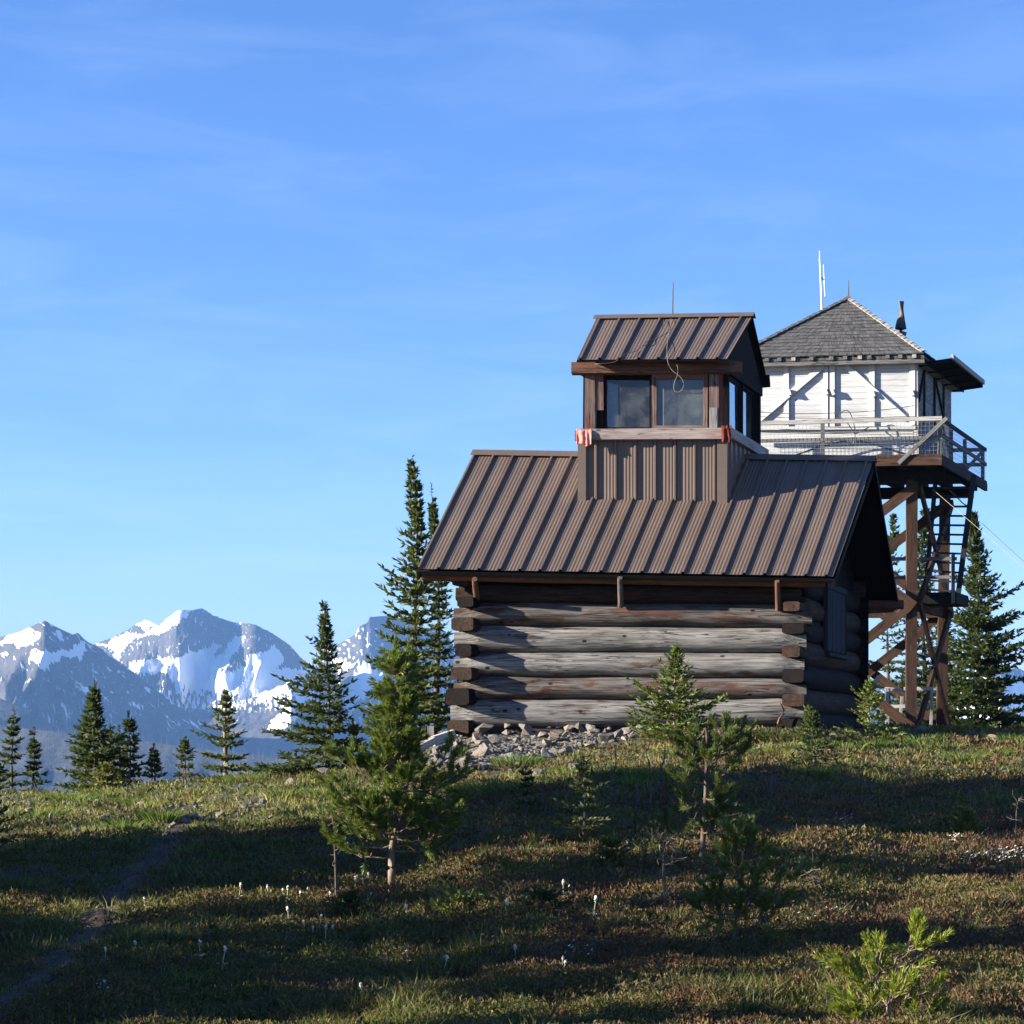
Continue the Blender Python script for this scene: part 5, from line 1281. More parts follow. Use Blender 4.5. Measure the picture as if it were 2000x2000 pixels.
# ------------------------------------------------------------------ pines with long needles
def pine(name, label, trunk_px, Y, seed, boughs, bark='bark_pale', top_tufts=True, r0=.04, col=PINE, needle=.055, nn=70, group=None, cat='sapling', dead=(), extra_stem=()):
    """trunk_px: points (x, y) at depth Y; boughs: (height fraction, azimuth deg (0 = to the right, 90 = away), length m, rise, number of tufts)"""
    pts = [P(x, y, Y) for x, y in trunk_px]; g = GD(trunk_px[0][0], Y); pts[0] = g
    root = thing(name, g, label, cat, group); rng = np.random.RandomState(seed); L = Leafage(seed)
    sp = spline(pts, 6); n = len(sp)
    mb = MB(seed); mb.tube([sp[0] - Vector((0, 0, .12))] + sp, [r0 * 1.15] + [max(.005, r0 * (1 - i / n) ** .8 + .003) for i in range(n)], 9, bump=.15)
    bw = mb if len(boughs) < 6 else MB(seed + 1)
    def tuft(p, d, length, k=1.0):
        d = norm(np.array(d)); m_ = int(1.3 * nn * length / .12 * k); u = rng.rand(m_)
        pp = np.array(p) + d * (u * length)[:, None]
        perp = norm(np.cross(d[None], rng.randn(m_, 3))); ang = np.radians(rng.uniform(22, 62, m_)) * (1 - .35 * u)
        dd = d[None] * np.cos(ang)[:, None] + perp * np.sin(ang)[:, None] + np.array([0, 0, .12])
        L.add(pp, dd, needle * rng.uniform(.75, 1.15, m_), .0045, col, .38)
    def bough(p0, az, l, rise, nt, r):
        dh = Vector((math.cos(az), math.sin(az), 0))
        q = []
        for u in lin(7):
            q.append(p0 + dh * l * u + Vector((0, 0, rise * l * (u * .35 + u * u * .65) - .05 * l * math.sin(u * 3.1))) + Vector(rng.randn(3) * .012 * l))
        bw.tube(q, [max(.003, r * (1 - .75 * u)) for u in lin(7)], 5, cap=False)
        return q
    for (hf, az, l, rise, nt) in boughs:
        p0 = sp[min(n - 1, int(hf * (n - 1)))]
        q = bough(p0, math.radians(az), l, rise, nt, r0 * .38)
        end = (q[-1] - q[-2]).normalized()
        tuft(q[-2], end + Vector((0, 0, .35)), .15)
        for k in range(nt):
            u = rng.uniform(.35, .95); i = min(5, int(u * 6)); b_ = lerp(q[i], q[i + 1], u * 6 - i)
            d = ((q[i + 1] - q[i]).normalized() * .5 + Vector(rng.randn(3)) * .55 + Vector((0, 0, .45))).normalized(); l2 = rng.uniform(.05, .16)
            bw.tube([b_, b_ + d * l2], [.005, .003], 4, cap=False); tuft(b_ + d * l2 * .6, d + Vector((0, 0, .3)), rng.uniform(.08, .13))
    if top_tufts:
        for i in range(max(0, n - 1 - int(n * .12)), n):
            tuft(sp[i], (0.1 * rng.randn(), .1 * rng.randn(), 1), .10, .9)
    for (hf, az, l, rise) in dead:
        bough(sp[min(n - 1, int(hf * (n - 1)))], math.radians(az), l, rise, 0, r0 * .22)
    for stem in extra_stem:
        q = spline([P(x, y, Y + .1) for x, y in stem], 5); bw.tube(q, [max(.004, r0 * .5 * (1 - i / len(q)) + .003) for i in range(len(q))], 6)
        for k in range(6):
            i = rng.randint(len(q) // 3, len(q)); d = Vector((rng.randn() * .7, rng.randn() * .7, .6)); tuft(q[i] + d * .03, d, .12)
        tuft(q[-1], (0, 0, 1), .14)
    mb.build('trunk', M[bark], root)
    (bw is mb) or bw.build('branches', M[bark], root)
    link_mesh('needles', L.mesh('needles'), M['pine_needles'], root)
    return root
def rboughs(seed, n, lo, hi, lmax, lmin, rise=(.2, .6), nt=(3, 6)):
    r = random.Random(seed); out = []
    for k in range(n):
        hf = lo + (hi - lo) * (k + r.random() * .6) / n
        l = (.72 if hf > .68 else 1.0) * lerp(lmax, lmin, ((hf - lo) / (hi - lo)) ** .48) * r.uniform(.7, 1.1)
        out.append((hf, k * 137.5 + r.uniform(-25, 25), l, r.uniform(*rise), r.randint(*nt)))
    return out
pine('pine_sapling', 'bushy green pine with a crooked pale trunk, largest on the slope left of the cabin',
     [(765, 1722), (764, 1690), (766, 1650), (772, 1620), (778, 1600), (770, 1560), (766, 1520), (765, 1490), (770, 1460), (775, 1420), (778, 1370), (776, 1310), (774, 1272)], 17.6, 5,
     rboughs(5, 46, .16, .95, .50, .06, (.0, .5), (5, 9)) + [(.12, 165, .40, .1, 6), (.14, 15, .42, .1, 6), (.18, 185, .48, .05, 7), (.2, 350, .5, .1, 7)] + [(.30, 175, .50, .25, 7), (.38, 182, .55, .3, 8), (.36, 5, .52, .2, 7), (.45, 0, .60, .25, 8), (.28, 350, .45, .1, 5), (.33, 165, .54, .3, 9), (.35, 195, .52, .25, 9), (.40, 170, .50, .35, 9), (.42, 20, .56, .3, 9), (.33, 340, .54, .2, 9), (.48, 355, .52, .4, 9), (.50, 188, .46, .4, 9), (.25, 200, .50, .2, 8), (.24, 15, .52, .2, 8), (.38, 280, .45, .2, 8), (.45, 300, .42, .3, 8), (.3, 260, .45, .1, 8), (.55, 178, .46, .35, 8), (.52, 8, .55, .4, 8)],
     r0=.026, nn=130, dead=[(.17, 170, .22, .3), (.2, 10, .40, .0), (.14, 200, .18, .4), (.22, 300, .2, .2)], extra_stem=[[(790, 1560), (800, 1490), (806, 1450), (810, 1432)]])
pine('pine_sapling', 'shaded pine with a bare broken grey top on the slope below the cabin',
     [(1368, 1705), (1372, 1660), (1374, 1610), (1378, 1560), (1380, 1500), (1382, 1460), (1379, 1424), (1372, 1434), (1358, 1446)], 18.0, 6,
     rboughs(6, 22, .15, .68, .46, .22, (.05, .5), (4, 7)) + [(.50, 5, .36, .5, 8), (.55, 350, .32, .6, 8), (.58, 20, .30, .7, 8)], top_tufts=False, bark='bark', r0=.024, nn=110, col=(.075, .10, .02), dead=[(.35, 190, .25, .2), (.3, 0, .3, .1), (.88, 180, .10, -.4)])  # needles and bark darkened for the shade this pine stands in
pine('pine_sapling', 'small open pine with a curved thin trunk, lower right of the broken topped pine',
     [(1421, 1866), (1428, 1845), (1437, 1815), (1438, 1785), (1444, 1740), (1447, 1700), (1456, 1660), (1464, 1632)], 14.4, 7,
     rboughs(7, 13, .30, .92, .34, .16, (.3, .8), (4, 7)) + [(.55, 2, .42, .35, 7), (.45, 185, .30, .2, 6), (.40, 8, .34, .3, 7)], bark='bark', r0=.015, nn=100, col=(.09, .12, .022), dead=[(.22, 355, .42, .25)])  # needle colour lowered to carry the shade on the slope
pine('pine_sapling', 'bright yellow green pine top at the bottom right of the picture',
     [(1725, 2040), (1735, 1990), (1742, 1935), (1748, 1900), (1752, 1870), (1782, 1840), (1794, 1818)], 11.9, 8,
     [(.35, 180, .22, .3, 5), (.42, 172, .30, .25, 6), (.25, 175, .26, .1, 6), (.2, 200, .24, .0, 5), (.55, 20, .16, .4, 4), (.6, 0, .17, .5, 5), (.30, 350, .22, .3, 6), (.15, 10, .25, .1, 6), (.1, 190, .2, -.1, 5), (.48, 180, .12, .8, 4), (.65, 340, .12, .9, 3), (.2, 90, .2, .3, 5), (.3, 270, .15, .3, 5)],
     r0=.009, nn=130, col=(.19, .22, .025), needle=.05, extra_stem=[])
pine('pine_sapling', 'tiny yellow green pine among stones at the right crest', [(1903, 1448), (1902, 1432), (1897, 1416)], 34.0, 9,
     [(.2, 180, .16, .6, 3), (.4, 0, .15, .3, 2), (.5, 170, .14, .8, 3)], r0=.014, col=(.15, .17, .02), nn=60, needle=.07)

# ------------------------------------------------------------------ dead stems and twigs
def dead_stem(name, label, px, Y, seed, twigs, r0=.012, mat='bark_dead', group=None, tl=.12):
    pts = [P(x, y, Y) for x, y in px]; g = GD(px[0][0], Y); pts[0] = g
    rng = np.random.RandomState(seed); mb = MB(seed); sp = spline(pts, 5); n = len(sp)
    mb.tube([sp[0] - Vector((0, 0, .06))] + sp, [r0 * 1.1] + [max(.0035, r0 * (1 - .8 * i / n)) for i in range(n)], 7, bump=.15)
    root = thing(name, g, label, 'dead sapling', group)
    mb.build('stem', M[mat], root)
    if twigs:
        tw = MB(seed + 1)
        for k in range(twigs):
            i = rng.randint(int(n * .12), n); a = rng.uniform(0, 6.28); l = tl * rng.uniform(.4, 1.2)
            q = [sp[i]]; d = Vector((math.cos(a), math.sin(a), rng.uniform(-.2, .6)))
            for u in range(3): d = (d + Vector(rng.randn(3)) * .35).normalized(); q.append(q[-1] + d * l / 3)
            tw.tube(q, [.005, .004, .003, .002], 4, cap=False)
        tw.build('twigs', M[mat], root)
dead_stem('dead_sapling', 'thin bare upright sapling stem left of the bushy pine', [(657, 1725), (655, 1680), (653, 1640), (650, 1600), (646, 1575)], 17.6, 1, 14, .012, tl=.08)
dead_stem('dead_sapling', 'bare grey hooked sapling with a tangle of dead twigs round its foot', [(1299, 1790), (1298, 1740), (1296, 1700), (1296, 1672), (1300, 1655), (1294, 1645), (1289, 1646)], 15.7, 2, 60, .012, tl=.22)
for k, (px, Y, tw, lb) in enumerate((
        ([(1197, 1562), (1194, 1530), (1203, 1490), (1200, 1455)], 22.6, 10, 'crooked bare stem with a reddish foot below the cobble pile'),
        ([(1287, 1540), (1286, 1510), (1297, 1485), (1299, 1450)], 23.4, 6, 'bare forked stem standing left of the broken topped pine'),
        ([(1269, 1576), (1270, 1545), (1268, 1490), (1262, 1476)], 22.2, 6, 'straight dark bare stem right of the crooked reddish one'),
        ([(1246, 1576), (1245, 1550), (1244, 1528)], 22.2, 8, 'short dark twiggy stem between the crooked and straight bare ones'),
        ([(1163, 1582), (1161, 1560), (1150, 1535), (1145, 1515)], 22.0, 8, 'dark bare stem leaning left beside the thin shaded fir'),
        ([(1062, 1600), (1060, 1570), (1056, 1540)], 21.8, 8, 'short dark bare stem near the dark thin young fir'),
        ([(1504, 1565), (1505, 1535), (1508, 1505)], 22.6, 22, 'dark twiggy dead stem left of the dense dark young fir'),
        ([(1322, 1545), (1328, 1520), (1318, 1505)], 22.8, 7, 'low forked grey twig at the foot of the broken topped pine'),
        ([(1178, 1596), (1179, 1572), (1176, 1556)], 21.6, 5, 'shortest dark stem in the row of bare stems'),
        ([(1232, 1655), (1228, 1648), (1222, 1640)], 18.6, 14, 'pale curled twig lying in the big shadow'),
        ([(1985, 1625), (1985, 1590), (1990, 1560)], 20.2, 16, 'pale dead twig at the right picture edge'),
        ([(1598, 1730), (1588, 1715), (1575, 1705)], 16.6, 26, 'small dark tangle of dead twigs on the right slope'))):
    dead_stem('dead_sapling', lb, px, Y, 30 + k, tw, .016 if k < 9 else .009, tl=.12 if k not in (6, 11) else .2)
dead_stem('dead_twig', 'rusty red dead fir twig in front of the small narrow fir', [(358, 1528), (358, 1512), (359, 1494)], 37.5, 50, 16, .012, 'brown_beam', tl=.22)

# ------------------------------------------------------------------ stones
import bmesh
def stone_mesh(seed):
    r = random.Random(seed); bm = bmesh.new()
    for k in range(11):
        v = Vector((r.gauss(0, 1), r.gauss(0, 1), r.gauss(0, 1))).normalized() * r.uniform(.75, 1.1)
        bm.verts.new((v.x, v.y * r.uniform(.7, .9), v.z * r.uniform(.45, .75)))
    g = bmesh.ops.convex_hull(bm, input=bm.verts)
    bmesh.ops.delete(bm, geom=[v for v in bm.verts if not v.link_faces], context='VERTS')
    bmesh.ops.bevel(bm, geom=bm.edges[:], offset=.022, segments=1, affect='EDGES')
    bmesh.ops.triangulate(bm, faces=bm.faces[:]); bmesh.ops.subdivide_edges(bm, edges=bm.edges[:], cuts=1)
    for v in bm.verts: v.co += v.co.normalized() * .05 * mn.noise(v.co * 3.1 + Vector((seed, 0, 0)))
    me = bpy.data.meshes.new('stone'); bm.to_mesh(me); bm.free(); me.materials.append(M['stone']); return me
STONES = [stone_mesh(k) for k in range(10)]
_sr = random.Random(77); STONE_POS = []
def stone(x, y, wpx, label, group=None, hk=1.0, dz=0.0, name='stone', p=None):
    p = p or G(x, y); w = wpx * p.y / F / 2
    o = bpy.data.objects.new(name, _sr.choice(STONES)); COL.objects.link(o)
    k = w / .9
    o.scale = (k * _sr.uniform(.9, 1.1), k * _sr.uniform(.8, 1.2), k * hk * _sr.uniform(.85, 1.15))
    o.rotation_euler = (_sr.uniform(-.35, .35), _sr.uniform(-.35, .35), _sr.uniform(0, 6.28))
    o.location = p + Vector((0, 0, k * hk * .34 + dz)); STONE_POS.append((p.x, p.y, w))
    return tag(o, label, 'stone', group)
# the rubble along the foot of the log wall
def rub_edge(x): return np.interp(x, [800, 830, 900, 1000, 1060, 1130, 1200, 1250], [1512, 1515, 1508, 1500, 1488, 1470, 1452, 1440])
n_ = 0
for k in range(150):
    x = _sr.uniform(835, 1250); yb = rub_edge(x); u = _sr.random(); y = lerp(1426, yb, u)
    w = _sr.choice((11, 13, 15, 18, 21, 25, 30, 36)) * _sr.uniform(.8, 1.2)
    pile = max(0, 1 - u * 1.6)
    stone(x, y, w, 'grey angular stone in the rubble heaped along the foot of the log wall', 'rubble stones along the cabin wall', 1.0, dz=_sr.uniform(0, .14) * pile)
for x, y, w, lb in ((938, 1452, 44, 'large flat topped dark stone just right of the left cabin corner'), (898, 1464, 36, 'reddish brown stone under the left cabin corner'), (1000, 1488, 40, 'pale broad stone at the lower edge of the rubble below the wall'),
                    (942, 1478, 52, 'broad grey boulder in the middle of the rubble'), (1080, 1474, 30, 'rounded grey stone near the right end of the rubble'), (975, 1432, 26, 'upright dark stone leaning on the lowest log'), (862, 1492, 40, 'flat pale slab at the left edge of the rubble')):
    stone(x, y, w, lb, None, 1.0)
for k in range(20):
    x = _sr.uniform(1250, 1570); stone(x, _sr.uniform(1424, 1440), _sr.uniform(8, 20), 'small stone lying under the right half of the log wall', 'stones under the right half of the wall', .8)
for x, y, w, lb in ((571, 1533, 27, 'chunky white stone standing alone on the left crest'), (634, 1512, 30, 'brown stone at the foot of the pointed lone fir'), (276, 1576, 22, 'pale grey stone on the left slope above the path'), (364, 1574, 16, 'dark grey stone beside the top of the path'),
                    (129, 1583, 22, 'whitish stone at the left of the crest'), (94, 1632, 20, 'tan stone lowest on the left slope'), (204, 1598, 22, 'dark brown stone below the yellowish fir'), (370, 1541, 20, 'grey stone on the skyline above the path'), (332, 1586, 26, 'bluish grey stone cluster piece left of the path top'),
                    (480, 1580, 28, 'flat tan stone right of the path top'), (430, 1594, 20, 'upright tan stone right of the path'), (343, 1600, 12, 'dark upright stone at the edge of the path'), (925, 1582, 22, 'pale pointed stone on the slope below the rubble'), (1322, 1452, 22, 'small pale slab in the moss below the log wall'),
                    (1460, 1425, 34, 'pale stone propped at the foot of the wall near its right end'), (1052, 1520, 34, 'dark stone half sunk in grass below the rubble'), (1120, 1505, 30, 'pinkish grey stone below the rubble'), (1320, 1520, 24, 'pale stone in the grass beside the broken topped pine'),
                    (1627, 1442, 30, 'dark jagged stone under the gable'), (1650, 1448, 20, 'small dark stone beside the jagged one'), (1802, 1430, 30, 'grey pointed stone at the tower foot'), (1943, 1448, 32, 'pinkish grey boulder near the large dark fir'), (1778, 1458, 14, 'dark small stone on the right crest'), (1480, 1468, 24, 'dark wedge stone on the slope below the right wall end')):
    stone(x, y, w, lb)
for k in range(46):
    x = _sr.gauss(330, 120); y = 1560 + _sr.random() * 60 + max(0, (250 - x)) * .09
    if 20 < x < 640: stone(x, y, _sr.choice((11, 13, 15, 18, 22)), 'small stone strewn on the left crest round the path top', 'small stones on the left crest', 1.0)
for k in range(30):
    x = _sr.uniform(1560, 1990); stone(x, _sr.uniform(1428, 1470), _sr.choice((8, 11, 14, 18)), 'small stone on the right crest in front of the tower', 'small stones on the right crest', .8)
for k in range(20):
    x = _sr.uniform(880, 1500); stone(x, _sr.uniform(1480, 1580), _sr.choice((8, 11, 14, 18)), 'small stone half hidden in the grass below the cabin', 'small stones on the slope below the cabin', .8)
# fine gravel
def gravel():
    rng = np.random.RandomState(3); n = 9000
    u = np.concatenate([rng.uniform(-.34, -.19, n // 2), rng.uniform(-.19, .16, n // 2)]); Y = np.concatenate([rng.uniform(26, 37, n // 2), rng.uniform(24, 36, n // 2)])
    X = u * Y; r = rng.uniform(.012, .04, n)
    k = 6500; xr = rng.uniform(835, 1250, k); Yr = rng.uniform(25.5, 33.6, k); Xr = (xr - PX) * Yr / F
    keep = (HY - (tz(Xr, Yr) - EYE) * F / Yr) < rub_edge(xr) - rng.rand(k) * 22
    X = np.concatenate([X, Xr[keep]]); Y = np.concatenate([Y, Yr[keep]]); r = np.concatenate([r, rng.uniform(.02, .07, keep.sum())])[:, None]; n = len(X)
    Z = tz(X, Y); c = np.stack([X, Y, Z], -1)
    dirs = norm(rng.randn(n, 6, 3) * .35 + np.array([[1, 0, 0], [-1, 0, 0], [0, 1, 0], [0, -1, 0], [0, 0, .6], [0, 0, -.6]])[None])
    V = c[:, None, :] + dirs * r[:, None, :] * np.array([1, 1, .6])
    b = np.arange(n)[:, None] * 6; T_ = np.concatenate([b + np.array([t]) for t in ((0, 2, 4), (2, 1, 4), (1, 3, 4), (3, 0, 4))])
    tag(link_mesh('gravel', mesh_arrays('gravel', V.reshape(-1, 3), tris=T_), M['stone']), 'fine loose gravel on the hill crest', 'gravel', kind='stuff')
gravel()

# old timbers at the left cabin corner
def timber(name, x0, y0, Y0, x1, y1, Y1, w, h, mat, label, seed):
    mb = MB(seed); mb.beam(P(x0, y0, Y0), P(x1, y1, Y1), w, h, jit=.006); tag(mb.build(name, M[mat], None), label, 'timber')
timber('timber', 846, 1448, 33.0, 888, 1434, 33.1, .20, .15, 'pale_wood', 'short thick squared timber end, sunlit, by the left cabin corner', 1)
timber('timber', 812, 1463, 32.6, 845, 1446, 32.9, .14, .10, 'pale_wood', 'broken timber piece just left of the thick squared one', 2)
timber('timber', 775, 1474, 32.2, 816, 1460, 32.4, .16, .05, 'pale_wood', 'flat bleached plank behind the bushy pine', 3)
timber('post', 842, 1418, 35.5, 842, 1450, 35.5, .10, .10, 'grey_board', 'short grey post stump behind the left cabin corner', 4)

# ------------------------------------------------------------------ ground cover
def cover_points(n, seed, ylo=10.5, yhi=44):
    rng = np.random.RandomState(seed)
    u = rng.uniform(-.40, .22, n); Y = 1 / rng.uniform(1 / yhi, 1 / ylo, n)
    X = u * Y; ok = (path_dist(X, Y) > .17 + .08 * rng.randn(n))
    pxx = PX + F * X / Y; pyy = HY - (tz(X, Y) - EYE) * F / Y
    ok &= ~((pxx > 835) & (pxx < 1250) & (pyy < rub_edge(pxx) + 8 + 8 * rng.randn(n)) & (Y > 26) & (rng.rand(n) < .95))
    inc = (X > C.ox + .0) & (X < C.ox + SR + 1.4) & (Y > 33.5) & (Y < 39); ok &= ~inc
    sp_ = np.array([q for q in STONE_POS if q[2] > .05]); far = np.where(ok & (Y > 20))[0]
    for i0 in range(0, len(far), 4000):
        j = far[i0:i0 + 4000]; d = np.hypot(X[j, None] - sp_[None, :, 0], (Y[j, None] - sp_[None, :, 1] + .10) * .8)
        ok[j[(d < sp_[None, :, 2] * 1.1 + .03).any(1)]] = False
    X, Y = X[ok], Y[ok]; return X, Y, tz(X, Y), rng
def patch(X, Y):
    a = fbm(X * .42 + 11, Y * .36 + 4, 3); b = fbm(X * 1.3 - 5, Y * 1.1 + 9, 3)
    right = np.clip((PX + F * X / Y - 700) / 700, -.6, 1)
    return a * 1.1 + b * .7 + .22 * right - .10 * np.clip((Y - 27) / 6, 0, 1) + .34 * np.clip((25 - Y) / 5, 0, 1)      # > 0 heather, < 0 grass
def grass():
    X, Y, Z, rng = cover_points(80000, 21)
    px = PX + F * X / Y; p = patch(X, Y); stony = np.clip((Y - 26) / 4, 0, 1) * np.clip(fbm(X * .9, Y * .6 + 30, 3) * 2.2 + .55, 0, 1)
    keep = (rng.rand(len(X)) < np.clip(.72 - p * 1.5, .10, 1)) & (rng.rand(len(X)) > stony * .8)
    X, Y, Z, p = X[keep], Y[keep], Z[keep], p[keep]; nc = len(X)
    m_ = 8; n = nc * m_
    cx = np.repeat(np.stack([X, Y, Z], -1), m_, 0); sc = np.repeat(np.clip(Y / 17, .8, 1.9), m_)
    h = np.repeat(rng.uniform(.05, .125, nc) * (1 + .7 * np.clip(fbm(X * .9, Y * .9 + 50, 3) * 4, -.6, 1)), m_) * rng.uniform(.5, 1.25, n) * np.where(np.repeat(Y, m_) > 26, .8, .78)
    az = rng.uniform(0, 6.283, n); ln = rng.uniform(.1, .75, n)
    d = np.stack([np.cos(az) * ln, np.sin(az) * ln, np.ones(n)], -1)
    root = cx + np.stack([np.cos(az), np.sin(az), 0 * az], -1) * (rng.rand(n) * .045 * sc)[:, None]; root[:, 2] -= .01
    w = (.0042 * sc * rng.uniform(.7, 1.3, n))[:, None]; t = rng.uniform(0, 6.283, n); wv = np.stack([np.cos(t), np.sin(t), 0 * t], -1)
    mid = root + d * (h * .55)[:, None]; tip = root + d * h[:, None] + np.stack([np.cos(az) * ln, np.sin(az) * ln, -.45 * ln], -1) * (h * .5)[:, None]
    V = np.stack([root - wv * w, root + wv * w, mid + wv * w * .8, mid - wv * w * .8, tip], 1).reshape(-1, 3)
    hue = fbm(X * .35 + 70, Y * .3, 3); hue2 = fbm(X * 1.6, Y * 1.6 + 20, 2)
    cols = np.array([(.060, .092, .040), (.120, .142, .030), (.180, .165, .048), (.050, .070, .040)])
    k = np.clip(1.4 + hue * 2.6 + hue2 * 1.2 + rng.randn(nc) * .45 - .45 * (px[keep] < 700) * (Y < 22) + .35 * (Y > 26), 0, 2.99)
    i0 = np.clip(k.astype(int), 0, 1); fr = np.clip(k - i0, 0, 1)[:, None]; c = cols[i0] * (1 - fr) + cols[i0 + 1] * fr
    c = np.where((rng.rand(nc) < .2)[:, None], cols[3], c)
    c = np.repeat(c * (.80 + .80 * np.clip((Y - 21) / 8, 0, 1))[:, None], m_, 0) * (1 + .38 * rng.randn(n, 1)).clip(.35, 2.0); c = np.where((rng.rand(n) < .16)[:, None], np.array([.22, .19, .09]), c)  # blades paler up the slope: sunlight on the crest put into their colour
    b = np.arange(n)[:, None] * 5
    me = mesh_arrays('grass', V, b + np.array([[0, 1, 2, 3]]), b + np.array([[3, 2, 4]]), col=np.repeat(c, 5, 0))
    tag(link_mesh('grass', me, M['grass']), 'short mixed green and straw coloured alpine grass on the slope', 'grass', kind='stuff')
grass()
def tussocks():
    rng = np.random.RandomState(8); L = []
    pts = [(938, 1548), (965, 1552), (1110, 1522), (905, 1556), (1060, 1545), (1490, 1446), (1520, 1448), (1515, 1480), (1560, 1470), (1708, 1462), (1822, 1468), (1942, 1478), (1975, 1450), (1800, 1452), (1010, 1497), (1265, 1520), (470, 1528), (492, 1527), (258, 1576), (210, 1560), (120, 1562), (140, 1568), (240, 1625), (315, 1605), (1240, 1540), (1190, 1520), (1650, 1470), (1590, 1520), (1410, 1480), (640, 1560), (560, 1560), (1330, 1480), (80, 1600), (1880, 1490)]
    V = []; Cc = []
    for x, y in pts:
        g = G(x, y); m_ = 240; R_ = rng.uniform(.10, .24)
        az = rng.uniform(0, 6.283, m_); rr = R_ * np.sqrt(rng.rand(m_)); ln = rr / R_ * .7 + rng.rand(m_) * .2; h = rng.uniform(.10, .22, m_)
        root = np.stack([g.x + np.cos(az) * rr * 1.6, g.y + np.sin(az) * rr, np.full(m_, g.z - .02)], -1)
        d = np.stack([np.cos(az) * ln, np.sin(az) * ln, np.ones(m_)], -1); w = .006; t = rng.uniform(0, 6.28, m_); wv = np.stack([np.cos(t), np.sin(t), 0 * t], -1) * w
        mid = root + d * (h * .55)[:, None]; tip = root + d * h[:, None] + np.stack([np.cos(az) * ln, np.sin(az) * ln, -.4 * ln], -1) * (h * .5)[:, None]
        V.append(np.stack([root - wv, root + wv, mid + wv * .8, mid - wv * .8, tip], 1).reshape(-1, 3))
        c = np.array([.10, .165, .028]) * (1 + .3 * rng.randn(m_, 1)).clip(.5, 1.6); c = np.where((rng.rand(m_) < .12)[:, None], np.array([.28, .22, .08]), c); Cc.append(np.repeat(c, 5, 0))
    V = np.concatenate(V); n = len(V) // 5; b = np.arange(n)[:, None] * 5
    tag(link_mesh('grass_tussocks', mesh_arrays('grass_tussocks', V, b + np.array([[0, 1, 2, 3]]), b + np.array([[3, 2, 4]]), col=np.concatenate(Cc)), M['grass']), 'bright green tufts of taller grass along the crest', 'grass', kind='stuff')
tussocks()
def heather():
    X, Y, Z, rng = cover_points(110000, 33); p = patch(X, Y)
    stony = np.clip((Y - 26) / 4, 0, 1) * np.clip(fbm(X * .9, Y * .6 + 30, 3) * 2.2 + .55, 0, 1)
    keep = (rng.rand(len(X)) < np.clip(.55 + p * 1.4, .16, 1)) & (rng.rand(len(X)) > stony * .8)
    X, Y, Z, p = X[keep], Y[keep], Z[keep], p[keep]; nc = len(X); m_ = 6; n = nc * m_
    L = Leafage(4); sc = np.repeat(np.clip(Y / 17, .8, 1.9), m_)
    hm = np.repeat(.045 + .055 * np.clip(fbm(X * 1.1 + 5, Y * 1.1, 3) + .4, 0, 1), m_)
    pp = np.repeat(np.stack([X, Y, Z], -1), m_, 0) + rng.randn(n, 3) * np.array([.03, .03, 0]) * sc[:, None]; pp[:, 2] += rng.rand(n) ** .7 * hm
    d = rng.randn(n, 3) * .8 + np.array([0, 0, .9])
    hue = fbm(X * .55 + 33, Y * .5, 3) + .6 * fbm(X * 2, Y * 2 + 7, 2)
    cols = np.array([(.064, .068, .019), (.098, .074, .025), (.098, .053, .026), (.078, .034, .023)])
    k = np.clip(1.25 + hue * 2.6 + .35 * rng.randn(nc) + .5 * np.clip((PX + F * X / Y - 900) / 800, -1, .6) - .5 * (Y > 27), 0, 2.99); i0 = np.clip(k.astype(int), 0, 2); fr = (k - i0)[:, None]
    c = np.repeat(cols[i0] * (1 - fr) + cols[i0 + 1] * fr, m_, 0)
    p_ = pp; d = norm(d); w = norm(np.cross(d, rng.randn(n, 3))); ln = (.034 * sc * rng.uniform(.7, 1.4, n))[:, None]; wd = ln * .36
    V = np.stack([p_, p_ + d * ln * .5 + w * wd / 2, p_ + d * ln, p_ + d * ln * .5 - w * wd / 2], 1).reshape(-1, 3)
    c = (c * (1 + .35 * rng.randn(n, 1)).clip(.4, 1.9)).clip(.005, .6)
    tag(link_mesh('heather', mesh_arrays('heather', V, np.arange(n * 4).reshape(-1, 4), col=np.repeat(c, 4, 0)), M['heather']), 'low brown and olive heather covering the slope', 'heather', kind='stuff')
heather()
def white_patches():
    rng = np.random.RandomState(6); V = []
    for x, y, w, k in ((1930, 1684, 60, 110), (1970, 1676, 30, 40), (1865, 1645, 16, 25), (1925, 1645, 20, 20), (1565, 1797, 30, 40), (1640, 1788, 24, 25), (205, 1945, 16, 25), (1130, 1870, 30, 16), (1650, 1612, 20, 14)):
        for i in range(k):
            g = G(x + rng.randn() * w * .5, y + rng.randn() * 5); r = rng.uniform(.006, .014); a = rng.rand() * 6.28; z = g.z + rng.uniform(.02, .07)
            V.append([(g.x + r * math.cos(a + q * 1.571), g.y + r * math.sin(a + q * 1.571), z + r * .7 * math.sin(a + q * 2.2)) for q in range(4)])
    V = np.array(V); n = len(V)
    tag(link_mesh('white_flowers', mesh_arrays('white_flowers', V.reshape(-1, 3), np.arange(n * 4).reshape(-1, 4)), M['flower']), 'patches of tiny white flowers low in the grass', 'flowers', kind='stuff')
white_patches()

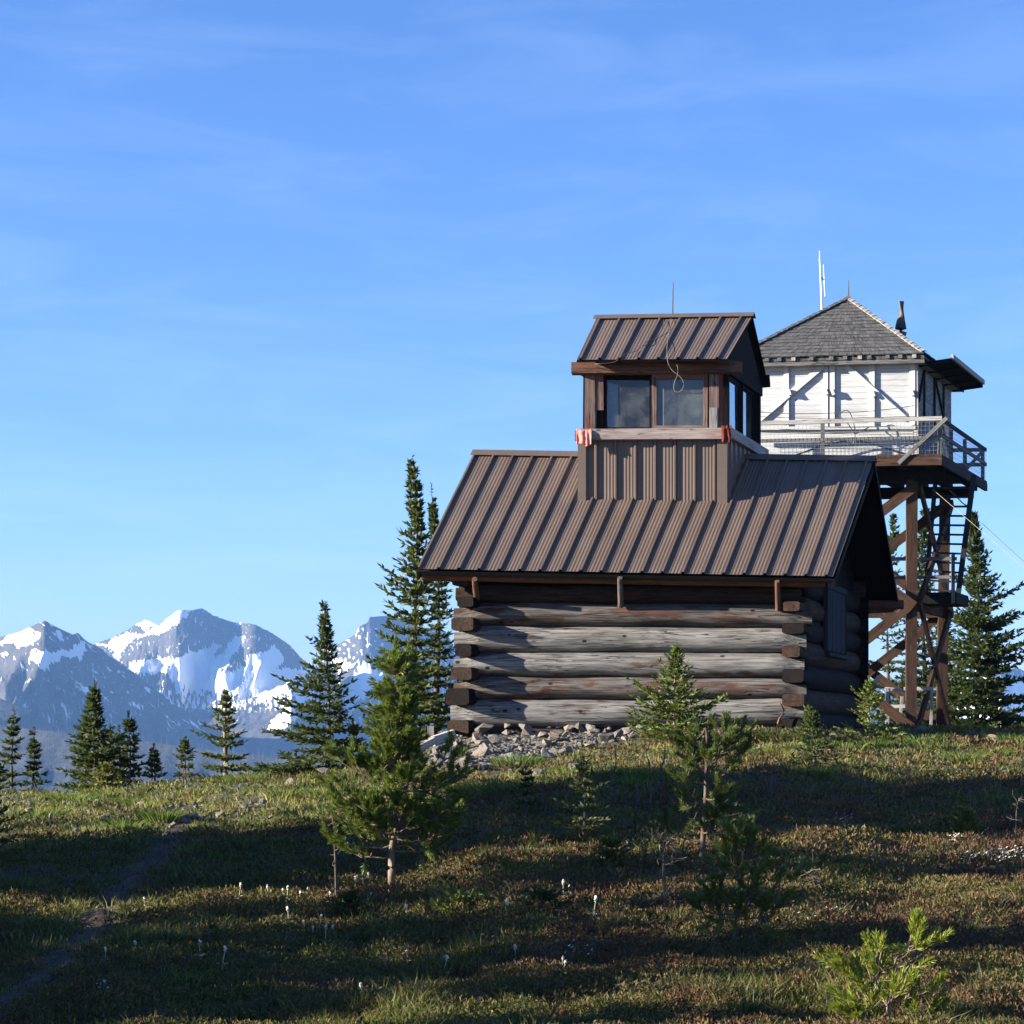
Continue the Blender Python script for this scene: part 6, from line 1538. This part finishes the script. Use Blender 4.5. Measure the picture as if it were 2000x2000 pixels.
# woolly seed heads on stems
FL = [(68, 525), (150, 515), (222, 530), (290, 512), (395, 545), (475, 475), (535, 485), (578, 468), (622, 430), (610, 550), (422, 603), (478, 572), (180, 655), (262, 698), (345, 690), (308, 742), (372, 757), (430, 745), (833, 630), (820, 882), (1005, 920), (590, 1068), (1143, 540), (1325, 610), (1367, 605), (1655, 510), (1680, 513), (1820, 615), (1437, 780), (1402, 870), (1650, 920)]
FL = [(500 + a * .3623, 1550 + b * .3623) for a, b in FL] + [(283, 1758), (290, 1753), (467, 1737), (560, 1741), (434, 1872), (206, 1868), (391, 1858), (262, 1857), (1098, 1884)]
def make_flower(seed):
    r = random.Random(seed); root = thing('seed_head_flower', (0, 0, 0), 'white woolly seed head on a short hairy stem, on the slope below the cabin', 'flower', 'woolly white flowers on the slope')
    h = .10; mb = MB(seed); lean = r.uniform(-.03, .03)
    mb.tube([Vector((0, 0, -.02)), Vector((lean * .3, 0, h * .5)), Vector((lean, 0, h))], [.004, .0035, .0035], 6); mb.build('stem', M['stem'], root)
    hd = MB(seed + 1); pts = []; rad = []
    for u in lin(8): pts.append(Vector((lean + .012 * u * r.uniform(-1, 1), 0, h - .008 + .036 * u))); rad.append(.0125 * math.sin(math.pi * (.06 + .90 * u)) ** .55)
    hd.tube(pts, rad, 12, bump=.35); hd.build('seed_head', M['flower'], root)
    lf = MB(seed + 2)
    for k in range(7):
        a = k * .9; p0 = Vector((0, 0, .004)); q = p0 + Vector((math.cos(a) * .045, math.sin(a) * .045, .03)); lf.tube([p0, (p0 + q) / 2 + Vector((0, 0, .012)), q], [.004, .006, .002], 4)
    lf.build('leaves', M['stem'], root); return root
protos = [make_flower(k * 10 + 1) for k in range(3)]
_fr = random.Random(5)
for k, (x, y) in enumerate(FL):
    o = protos[k] if k < 3 else copy_thing(protos[k % 3])
    s_ = _fr.uniform(.6, 1.05); g = G(x, y + 26 * s_); o.location = g; o.scale = (s_, s_, s_ * _fr.uniform(.85, 1.3)); o.rotation_euler = (_fr.uniform(-.15, .15), _fr.uniform(-.15, .15), _fr.uniform(0, 6.28))
